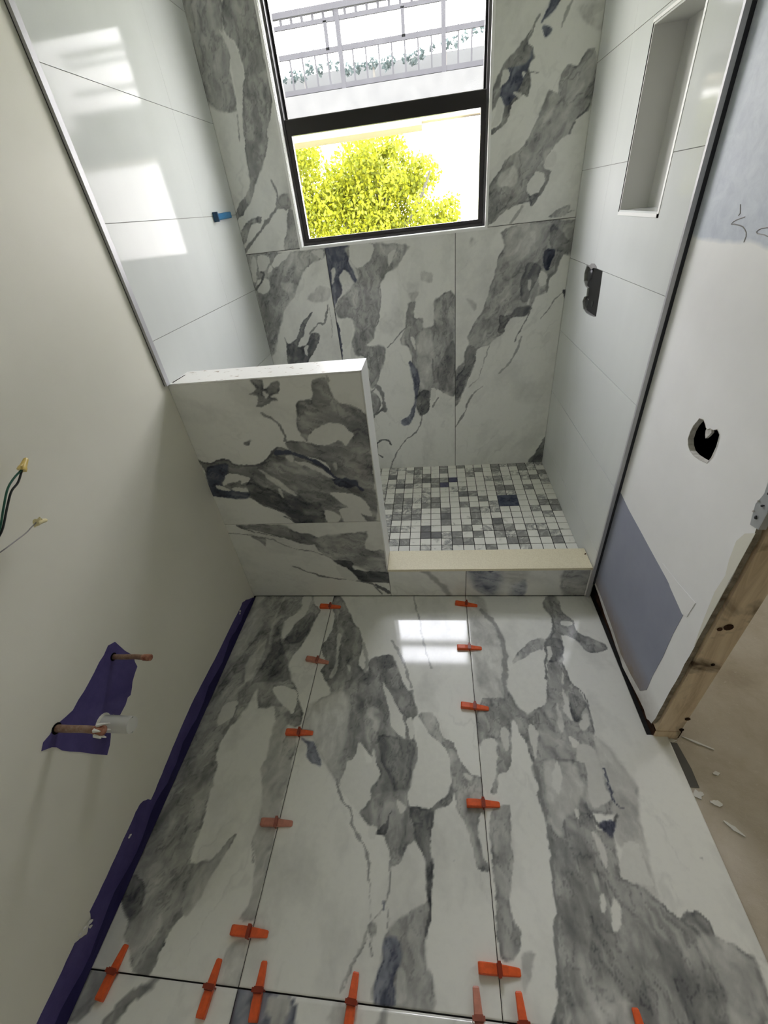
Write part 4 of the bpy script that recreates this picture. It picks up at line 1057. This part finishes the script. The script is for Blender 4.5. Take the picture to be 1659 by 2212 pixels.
# ------------------------------------------------------------------ things on the right wall
vl = tag(empty('shower_valve', (1.56, .62, 1.10)), 'black plastic valve body in the cut-out of the right shower wall', 'valve')
m = MB(); m.box(1.532, 1.585, .508, .655, 1.027, 1.183); m.box(1.5321, 1.585, .655, .70, 1.06, 1.14); m.build('valve_body', M_valve, vl)
m = MB(); m.tube([(1.585, .695, 1.148), (1.536, .695, 1.148), (1.531, .695, 1.148)], [.027, .027, .021], 20); m.build('port', M_valve2, vl, smooth=True)
m = MB(); m.tube([(1.585, .665, 1.052), (1.536, .665, 1.052), (1.531, .665, 1.052)], [.022, .022, .017], 20); m.build('port', M_valve2, vl, smooth=True)
m = MB(); m.tube([(1.56, .67, 1.06), (1.548, .675, 1.10), (1.56, .69, 1.14)], .013, 12); m.build('bridge', M_valve2, vl, smooth=True)
m = MB(); m.tube([(1.54, .60, 1.06), (1.531, .60, 1.06)], .012, 14); m.build('screw_boss', M_valve2, vl, smooth=True)
m = MB(); m.slab(0, XR - .0012, .001, [(.655, 1.176), (.69, 1.182), (.665, 1.196), (.63, 1.199), (.60, 1.193), (.595, 1.186), (.63, 1.184)]); m.build('torn_film', M_wire_grey, vl)

# ------------------------------------------------------------------ things on the left wall
tp = [(-.679, .560), (-.672, .510), (-.660, .469), (-.668, .452), (-.671, .431), (-.69, .424), (-.710, .414), (-.722, .402), (-.738, .391), (-.748, .396), (-.765, .388), (-.797, .385), (-.806, .40), (-.803, .412),
      (-.812, .404), (-.830, .392), (-.848, .371), (-.862, .358), (-.883, .346), (-.90, .39), (-.918, .443), (-.93, .472), (-.938, .495), (-.940, .515), (-.946, .529), (-.963, .548), (-.949, .559), (-.93, .556), (-.918, .558), (-.905, .556),
      (-.885, .548), (-.864, .541), (-.84, .546), (-.817, .547), (-.79, .552), (-.771, .556), (-.745, .563), (-.725, .564), (-.70, .572)]
m = MB(); m.slab(0, XL + .0012, -.0012, tp)
tag(m.build('masking_tape', M_purple, origin=(XL, -.80, .46)), 'ragged purple masking tape patch round the copper pipes on left wall', 'tape')
def pipe(base, L_, r, label, torn):
    p = tag(empty('copper_pipe', base), label, 'pipe')
    x, y, z = base
    m = MB(); m.tube([(x - .02, y, z), (x + .03, y, z), (x + L_ * .6, y + .001, z + .001), (x + L_ - .02, y, z)], [r, r, r * .97, r], 14); m.build('stub', M_copper, p, smooth=True)
    m = MB(); e = r * (1.35 if torn else 1.3)
    m.tube([(x + L_ - .026, y, z), (x + L_ - .02, y, z), (x + L_ - .008, y, z), (x + L_, y, z), (x + L_ + .002, y, z)], [r, e * .95, e, e * .9, e * .5], 14); m.build('capped_end', M_copper_end, p, smooth=True)
    m = MB(); m.tube([(x + .0015, y, z), (x + .0025, y, z)], [r * 1.55, r * 1.4], 16); m.build('shade_ring', M_black, p)  # black ring, the shade round the pipe foot painted on
    if torn:
        m = MB()
        for k in range(6):
            a = k * 1.05; m.tube([(x + L_ - .016, y + math.cos(a) * e, z + math.sin(a) * e), (x + L_ + .004, y + math.cos(a) * e * 1.5, z + math.sin(a) * e * 1.4)], [.005, .0015], 5)
        m.build('torn_paper_collar', M_pvc, p)
    return p
pipe((XL, -.708, .533), .114, .0072, 'bare copper pipe stub at the top corner of purple tape', False)
pipe((XL, -.9135, .551), .124, .0085, 'copper pipe stub with torn paper collar at the lower end of purple tape', True)
dp = tag(empty('drain_pipe', (XL, -.838, .425)), 'short white plastic drain pipe stub on left wall between the copper pipes', 'pipe')
seg = 20
m = MB(); m.tube([(XL - .01, -.838, .425), (XL + .086, -.838, .425)], .0215, seg, cap=False); m.tube([(XL + .086, -.838, .425), (XL + .0861, -.838, .425), (XL + .060, -.838, .425)], [.0215, .0185, .0185], seg, cap=False)
m.build('pipe_wall', M_pvc, dp, smooth=True)
m = MB(); m.tube([(XL + .066, -.838, .425), (XL + .07, -.838, .425)], .0184, seg); m.build('test_plug', M_pvc, dp, smooth=True)
m = MB(); m.tube([(XL + .001, -.838, .425), (XL + .006, -.838, .425)], [.027, .023], seg); m.build('caulk_ring', M_paint, dp, smooth=True)

def spline(pts, n_=6):
    P = [Vector(p) for p in pts]; out = []
    for i in range(len(P) - 1):
        p0, p1, p2, p3 = P[max(i - 1, 0)], P[i], P[i + 1], P[min(i + 2, len(P) - 1)]
        for k in range(n_):
            t = k / n_; out.append(0.5 * ((2 * p1) + (-p0 + p2) * t + (2 * p0 - 5 * p1 + 4 * p2 - p3) * t * t + (-p0 + 3 * p1 - 3 * p2 + p3) * t ** 3))
    out.append(P[-1]); return out
def wire_nut(parent, a, d, mat, s_=1.0):
    a = Vector(a); d = Vector(d).normalized(); r = .0085 * s_
    m = MB(); m.tube([a, a + d * .006 * s_, a + d * .009 * s_, a + d * .026 * s_, a + d * .029 * s_], [r * 1.05, r, r * .8, r * .55, r * .3], 12)
    sd = d.orthogonal().normalized()
    for s2 in (1, -1):
        m.tube([a + sd * s2 * r * .9, a + sd * s2 * r * 1.7 + d * .003, a + sd * s2 * r * .8 + d * .012], [.0025, .0022, .001], 6)
    m.build('wire_nut', mat, parent, smooth=True)
# positions lie a few centimetres off the wall
wr = tag(empty('green_wires', (XL, -.80, 1.0)), 'pair of dark green wires joined under a yellow wire nut on left wall', 'wire')
m = MB(); m.tube(spline([(XL - .01, -.800, .985), (.018, -.775, 1.000), (.030, -.752, 1.014), (.030, -.716, 1.044), (.030, -.688, 1.066), (.030, -.664, 1.074), (.030, -.640, 1.091)]), .0021, 8); m.build('wire', M_wire_black, wr, smooth=True)
m = MB(); m.tube(spline([(XL - .01, -.803, .992), (.016, -.780, 1.004), (.030, -.758, 1.016), (.034, -.722, 1.052), (.034, -.694, 1.076), (.032, -.668, 1.086), (.030, -.640, 1.091)]), .0020, 8); m.build('wire', M_wire_green, wr, smooth=True)
wire_nut(wr, (.030, -.642, 1.090), (0, .036, .022), M_yellow)
wr = tag(empty('grey_wire', (XL, -.80, .97)), 'thin grey wire ending in a pale yellow wire nut, below the green wires', 'wire')
m = MB(); m.tube(spline([(XL - .01, -.800, .972), (.012, -.790, .976), (.030, -.768, .982), (.030, -.742, .981), (.030, -.716, .980), (.030, -.700, .982), (.030, -.683, .984)]), .0013, 8); m.build('wire', M_wire_grey, wr, smooth=True)
wire_nut(wr, (.030, -.685, .984), (0, .030, -.014), M_yellow_pale, .9)

# purple tape strip along the foot of the left wall
top = [(-.012, .004), (-.035, .020), (-.07, .05), (-.102, .068), (-.13, .064), (-.25, .071), (-.40, .073), (-.52, .082), (-.60, .087), (-.68, .081), (-.74, .077), (-.80, .069), (-.85, .063), (-.888, .061), (-.893, .078), (-.905, .098), (-.92, .106),
       (-.935, .107), (-.98, .103), (-1.04, .100), (-1.10, .098), (-1.149, .097), (-1.158, .080), (-1.172, .072), (-1.185, .066), (-1.196, .086), (-1.205, .097), (-1.25, .096), (-1.35, .095), (-1.6, .095), (-2.0, .09), (-2.3, .09)]
rr = random.Random(9); tt_ = []
for i in range(len(top) - 1):
    for k in range(3):
        t = k / 3; tt_.append((top[i][0] + (top[i + 1][0] - top[i][0]) * t, top[i][1] + (top[i + 1][1] - top[i][1]) * t + rr.uniform(-.0012, .0012)))
m = MB(); m.slab(0, XL + .0012, -.0011, [(-2.3, .003)] + [(-.015, .003)] + tt_ + [(-2.3, .09)])
mt = tag(m.build('masking_tape_strip', M_purple, origin=(XL, -1.1, .05)), 'long purple masking tape strip along the foot of the left wall', 'tape')
# folded lower flap on the tile edge, gap shade put into its darker purple
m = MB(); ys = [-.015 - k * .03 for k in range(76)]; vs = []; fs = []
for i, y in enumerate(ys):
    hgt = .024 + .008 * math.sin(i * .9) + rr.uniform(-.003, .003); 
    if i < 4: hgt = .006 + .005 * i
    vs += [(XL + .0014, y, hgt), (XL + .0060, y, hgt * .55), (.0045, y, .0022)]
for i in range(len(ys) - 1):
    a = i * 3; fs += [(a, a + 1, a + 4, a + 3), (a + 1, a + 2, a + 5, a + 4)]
m.add(vs, fs); m.build('shaded_tape_fold', M_purple_dk, mt)
m = MB()
for (y, z, r) in ((-.145, .058, .007), (-.152, .050, .005), (-.985, .082, .005), (-.990, .083, .004), (-1.165, .078, .008), (-1.178, .086, .008), (-1.172, .068, .006), (-1.190, .094, .006)):
    m.tube([(XL + .0008, y, z), (XL + .0022, y - .001, z)], [r, r * .6], 8)
tag(m.build('plaster_spots', M_plaster, mt), kind='stuff')

# ------------------------------------------------------------------ tile levelling clips
def wedge_mesh(m, L_=.097, wd=.021, h=.0145):
    """slotted wedge lying along +x, tall blunt end at x=-L/2, thin end at +L/2"""
    xs = [-L_ / 2, -L_ / 2 + .004, -L_ * .18, 0, L_ * .25, L_ / 2 - .003, L_ / 2]
    hs = [h * .85, h, h * .95, h * .80, h * .55, h * .33, h * .22]
    ws = [wd * .92, wd, wd, wd * .93, wd * .82, wd * .70, wd * .5]
    vs = []; fs = []
    for x, hh, ww in zip(xs, hs, ws):
        vs += [(x, -ww / 2, .0003), (x, ww / 2, .0003), (x, ww / 2, hh * .8), (x, ww / 2 * .8, hh), (x, -ww / 2 * .8, hh), (x, -ww / 2, hh * .8)]
    for i in range(len(xs) - 1):
        for k in range(6):
            a = i * 6 + k; c = i * 6 + (k + 1) % 6; fs.append((a, c, c + 6, a + 6))
    fs += [tuple(range(6)), tuple(range(len(vs) - 6, len(vs)))]
    m.add(vs, fs)
    for k in range(9):                                  # grip ribs
        x = -L_ * .42 + k * .0085; t = (x + L_ / 2) / L_; hh = h * (1 - .72 * t)
        m.box(x, x + .0025, -wd * .30, wd * .30, hh * .75, hh + .0009)
def clip(loc, ang, label, paler=False, group='orange tile levelling wedges on the floor joints'):
    t = empty('levelling_wedge', loc); t.rotation_euler = (0, 0, ang)
    tag(t, label, 'tile spacer', group)
    for nm, me in (('wedge', CLIP['wedge_f' if paler else 'wedge']), ('strap', CLIP['strap_f' if paler else 'strap'])):
        o = bpy.data.objects.new(nm, me); COL.objects.link(o); o.parent = t
    return t
CLIP = {}
for sfx, ma, mb_ in (('', M_orange, M_orange_deep), ('_f', M_orange_pale, M_orange_pale_deep)):
    q = MB(); wedge_mesh(q); o = q.build('wedge', ma); CLIP['wedge' + sfx] = o.data; bpy.data.objects.remove(o)
    q = MB(); s_ = .0138
    q.box(-.0016, .0016, -s_, -s_ + .0022, -.003, .0180); q.box(-.0016, .0016, s_ - .0022, s_, -.003, .0180)
    q.box(-.0040, .0040, -s_, s_, .0150, .0190); q.box(-.006, .006, -s_ * .75, s_ * .75, .0122, .0151)
    o = q.build('strap', mb_); CLIP['strap' + sfx] = o.data; bpy.data.objects.remove(o)
XJ1, XJ2 = .3917, 1.0040
for x, y, a, lb, fd in (
    (XJ1 - .004, -.069, -.02, 'orange levelling wedge on the left floor joint, right beside the half wall', False),
    (XJ1 - .002, -.352, -.16, 'faded orange levelling wedge second from the half wall on the left floor joint', True),
    (XJ1 - .003, -.640, .02, 'orange levelling wedge third from the half wall on the left floor joint', False),
    (XJ1 - .004, -.907, .03, 'faded pinkish levelling wedge fourth from the half wall on the left floor joint', True),
    (XJ1 - .004, -1.142, .0, 'orange levelling wedge on the left floor joint, nearest to the cross joint', False),
    (XJ2, -.054, -.14, 'small orange levelling wedge on the right floor joint, right beside the curb', False),
    (XJ2 - .003, -.280, -.01, 'orange levelling wedge second from the curb on the right floor joint, beside the window reflection', False),
    (XJ2 - .002, -.525, -.09, 'orange levelling wedge third from the curb on the right floor joint', False),
    (XJ2 - .002, -.823, .02, 'orange levelling wedge fourth from the curb on the right floor joint', False),
    (XJ2 + .002, -1.159, .0, 'orange levelling wedge on the right floor joint, nearest to the cross joint', False)):
    clip((x, y, 0.0), a, lb, fd)
up90 = math.pi / 2
for x, y, a, lb, fd in (
    (.066, YJ, -.10, 'orange levelling wedge across the front floor joint, nearest to the purple tape strip', False),
    (.325, YJ - .005, -.06, 'orange levelling wedge across the front floor joint, left of the left long joint', False),
    (.445, YJ, .05, 'orange levelling wedge across the front floor joint over the dark blue tile corner', False),
    (.668, YJ, -.06, 'orange levelling wedge across the front floor joint, middle of the centre tile', False),
    (.952, YJ, .05, 'faded orange levelling wedge at bottom edge, left of the right long joint', True),
    (1.047, YJ, .06, 'orange levelling wedge at bottom edge, right of the right long joint', False),
    (1.291, YJ - .004, .05, 'orange levelling wedge at bottom edge on the large grey vein, rightmost of all', False)):
    clip((x, y, 0.0), up90 + a, lb, fd)
# blue wedge in the left shower wall
t = tag(empty('blue_levelling_wedge', (0, .80, 1.4983)), 'blue plastic levelling wedge stuck in the left shower wall joint', 'tile spacer')
m = MB(); vs = []; fs = []
for y, ww, hh in ((.885, .009, .006), (.905, .012, .008), (.88, .0135, .012)): pass
prof = [(.900, .0105, .004), (.893, .0115, .012), (.80, .0115, .014), (.735, .0115, .016), (.730, .0105, .016)]
for y, ww, hh in prof:
    zc = 1.4945 + (y - .73) * .03
    vs += [(.0003, y, zc - ww), (hh * .8, y, zc - ww), (hh, y, zc - ww * .7), (hh, y, zc + ww * .7), (hh * .8, y, zc + ww), (.0003, y, zc + ww)]
for i in range(len(prof) - 1):
    for k in range(6):
        a = i * 6 + k; c = i * 6 + (k + 1) % 6; fs.append((a, c, c + 6, a + 6))
fs += [tuple(range(6)), tuple(range(len(vs) - 6, len(vs)))]
m.add(vs, fs); m.build('wedge', M_blue_pl, t)
m = MB(); m.box(.0003, .021, .722, .7305, 1.478, 1.512); m.build('stop_plate', M_blue_dk, t)

# ------------------------------------------------------------------ outside
M_ground = newmat('outside_ground', 0.9, 0.2)
vv = coords(M_ground); setc(M_ground, ramp(M_ground, noise(M_ground, 1.5, 5, 0.6, vv), [(0.3, (0.17, 0.20, 0.09)), (0.7, (0.26, 0.27, 0.17))]))
m = MB(); m.box(-40, 40, 1.3, 60, -2.7, -2.5)
tag(m.build('ground_outside', M_ground), 'ground outside below the window', 'ground', kind='structure')
M_conc_out = newmat('weathered_concrete', 0.9, 0.2)
vv = coords(M_conc_out); setc(M_conc_out, ramp(M_conc_out, noise(M_conc_out, 4, 5, 0.6, vv), [(0.3, (0.052, 0.053, 0.053)), (0.7, (0.064, 0.065, 0.064))]))
M_soffit = newmat('beige_soffit', 0.9, 0.2, (0.26, 0.225, 0.165))
M_rail = newmat('grey_railing', 0.9, 0.1, (0.030, 0.030, 0.033))
M_outwall = newmat('pale_house_wall', 0.9, 0.2, (0.080, 0.082, 0.080))
M_white_out = newmat('white_house_wall', 0.9, 0.2, (0.7, 0.7, 0.7))
M_bush = newmat('teal_bush', 0.7, 0.3, (0.10, 0.17, 0.17))
bld = tag(empty('balcony_house', (0, 8, 3)), 'pale house balcony with grey railing seen through the upper pane', 'building')
def part(nm, mat, *dm, p=bld):
    m = MB(); m.box(*dm); return m.build(nm, mat, p)
part('balcony_slab', M_conc_out, -9, 6, 8.0, 8.25, 2.62, 3.055)
part('slab_underside', M_soffit, -9, .78, 8.0, 8.8, 2.49, 2.62)
part('slab_underside', M_soffit, .78, 6, 8.0, 8.3, 2.53, 2.62)
part('parapet_wall', M_outwall, -9, 6, 9.2, 9.3, 2.7, 3.50)
hc = tag(empty('house_column', (2.18, 8.3, -2.5)), 'wide white column under the balcony, right of the tree', 'column')
m = MB(); m.box(1.46, 2.9, 8.05, 8.6, -2.5, 2.48); m.build('column_shaft', M_white_out, hc)
m = MB(); m.box(1.42, 2.94, 8.01, 8.64, -2.5, -2.2); m.build('column_base', M_white_out, hc)
rail = empty('railing', (0, 8, 3.06)); rail.parent = bld; rail.location = (0, 0, .06)
part('bottom_rail', M_rail, -6, 5, 8.02, 8.06, 3.065, 3.125, p=rail)
part('middle_rail', M_rail, -6, 5, 8.02, 8.06, 3.470, 3.530, p=rail)
part('upper_rail', M_rail, -6, 5, 8.02, 8.06, 3.790, 3.838, p=rail)
part('top_rail', M_rail, -6, 5, 8.0, 8.08, 3.905, 3.970, p=rail)
for x in (-3.61, -2.02, -.43, 1.155, 2.74): part('post', M_rail, x - .034, x + .034, 8.015, 8.065, 3.055, 3.95, p=rail)
for x in (-.62, .555, -1.8, 2.0): part('post', M_rail, x - .026, x + .026, 8.02, 8.06, 3.50, 3.81, p=rail)
for k in range(-14, 19):
    x = -.24 + k * .2015
    m = MB(); m.box(x - .012, x + .012, 8.03, 8.05, 3.12, 3.48); m.tube([(x, 8.04, 3.515), (x, 8.04, 3.56)], [.014, .003], 5); m.build('picket', M_rail, rail)
for k in range(-18, 24):
    x = -.30 + k * .166
    part('short_baluster', M_rail, x - .020, x + .020, 8.03, 8.05, 3.825, 3.92, p=rail)
# hedge behind the railing and a climbing shrub on the right
def leaves(name, mat, parent, blobs, n_, size, seed, squash=1.0):
    rg = np.random.RandomState(seed); ws = np.array([b[3] ** 2 for b in blobs]); ws = ws / ws.sum()
    idx = rg.choice(len(blobs), n_, p=ws); B = np.array(blobs)[idx]
    d = rg.normal(size=(n_, 3)); d /= np.linalg.norm(d, axis=1)[:, None]
    r = B[:, 3:4] * rg.uniform(.55, 1.05, (n_, 1)); Pc = B[:, :3] + d * r * np.array([1, .8, squash])
    a = d + rg.normal(size=(n_, 3)) * .8; a /= np.linalg.norm(a, axis=1)[:, None]
    t = np.cross(a, rg.normal(size=(n_, 3))); t /= np.linalg.norm(t, axis=1)[:, None]; bt = np.cross(a, t)
    s = size * rg.uniform(.6, 1.3, (n_, 1))
    V = np.stack([Pc - t * s, Pc + bt * s * .55 + a * s * .12, Pc + t * s, Pc - bt * s * .55 + a * s * .12], 1).reshape(-1, 3)
    me = bpy.data.meshes.new(name); F = np.arange(n_ * 4).reshape(-1, 4)
    me.from_pydata(V.tolist(), [], F.tolist()); me.materials.append(mat)
    o = bpy.data.objects.new(name, me); COL.objects.link(o); o.parent = parent
    po = parent_origin(parent); o.location = (-po[0], -po[1], -po[2])
    tag(o, kind='stuff'); return o
def leafmat(name, c1, c2):
    m = newmat(name, 0.5, 0.3); n, l, b = nodes(m)
    geo = n.new('ShaderNodeNewGeometry')
    out = [x for x in n if x.type == 'OUTPUT_MATERIAL'][0]
    c = ramp(m, geo.outputs['Random Per Island'], [(0, c1), (1, c2)])
    l.new(c, b.inputs['Base Color'])
    tl = n.new('ShaderNodeBsdfTranslucent'); l.new(c, tl.inputs[0])
    mx = n.new('ShaderNodeMixShader'); mx.inputs[0].default_value = .4
    l.new(b.outputs[0], mx.inputs[1]); l.new(tl.outputs[0], mx.inputs[2]); l.new(mx.outputs[0], out.inputs[0])
    return m
M_leaf = leafmat('yellow_green_leaves', (0.17, 0.205, 0.02), (0.36, 0.365, 0.015))
M_leaf2 = leafmat('teal_leaves', (0.035, 0.055, 0.053), (0.07, 0.095, 0.088))
M_bark = newmat('grey_bark', 0.9, 0.2, (0.12, 0.115, 0.10))
hd = tag(empty('balcony_hedge', (0, 8.7, 3.06)), 'row of teal shrubs behind the balcony railing', 'shrub')
rg = random.Random(6)
bl = [(-3 + k * .16 + rg.uniform(-.05, .05), 8.75, 3.44 + rg.uniform(-.05, .05) + (.28 * max(0, (k * .16 - 4.1)) if k * .16 < 5 else .2), rg.uniform(.05, .09)) for k in range(36)]
leaves('foliage', M_leaf2, hd, bl, 1300, .035, 3)
m = MB()
for x in (-2.4, -1.2, 0, 1.2, 2.4): m.tube([(x, 8.75, 3.055), (x, 8.75, 3.42)], .02, 6)
tag(m.build('stems', M_bark, hd), kind='stuff')
m = MB(); m.box(-3.1, 2.8, 8.65, 8.85, 2.62, 3.06); m.build('planter', M_conc_out, hd)
tr = tag(empty('garden_tree', (-.2, 10.6, -2.5)), 'bushy yellow-green tree filling the lower window pane', 'tree')
rg = random.Random(21); bl = []
for k in range(300):
    x = rg.uniform(-4.2, 1.35); z = rg.uniform(-.5, 2.6)
    lim = 2.35 - 1.15 * max(0, (x - .55)) ** 1.1
    if z > lim and x > .3: continue
    y = 10.7 + rg.uniform(-.7, .7)
    bl.append((x, y, z, rg.uniform(.22, .46)))
leaves('foliage', M_leaf, tr, bl, 80000, .048, 5)
m = MB(); m.tube([(-.2, 10.6, -2.5), (-.15, 10.55, -1.0), (-.3, 10.6, .6), (-.1, 10.5, 1.6)], [.2, .15, .11, .06], 10); m.build('trunk', M_bark, tr, smooth=True)
for a in ([(-.25, 10.6, .2), (-1.1, 10.5, 1.2), (-1.8, 10.4, 2.0)], [(-.3, 10.6, .5), (.5, 10.5, 1.3), (.9, 10.4, 2.0)], [(-.25, 10.6, .9), (-.3, 10.4, 1.6), (-.2, 10.5, 2.1)], [(-.2, 10.6, -.3), (.6, 10.7, .3), (1.1, 10.6, 1.0)]):
    m = MB(); m.tube(spline(a, 4), [.07 - .006 * i for i in range(9)], 8); m.build('branch', M_bark, tr, smooth=True)
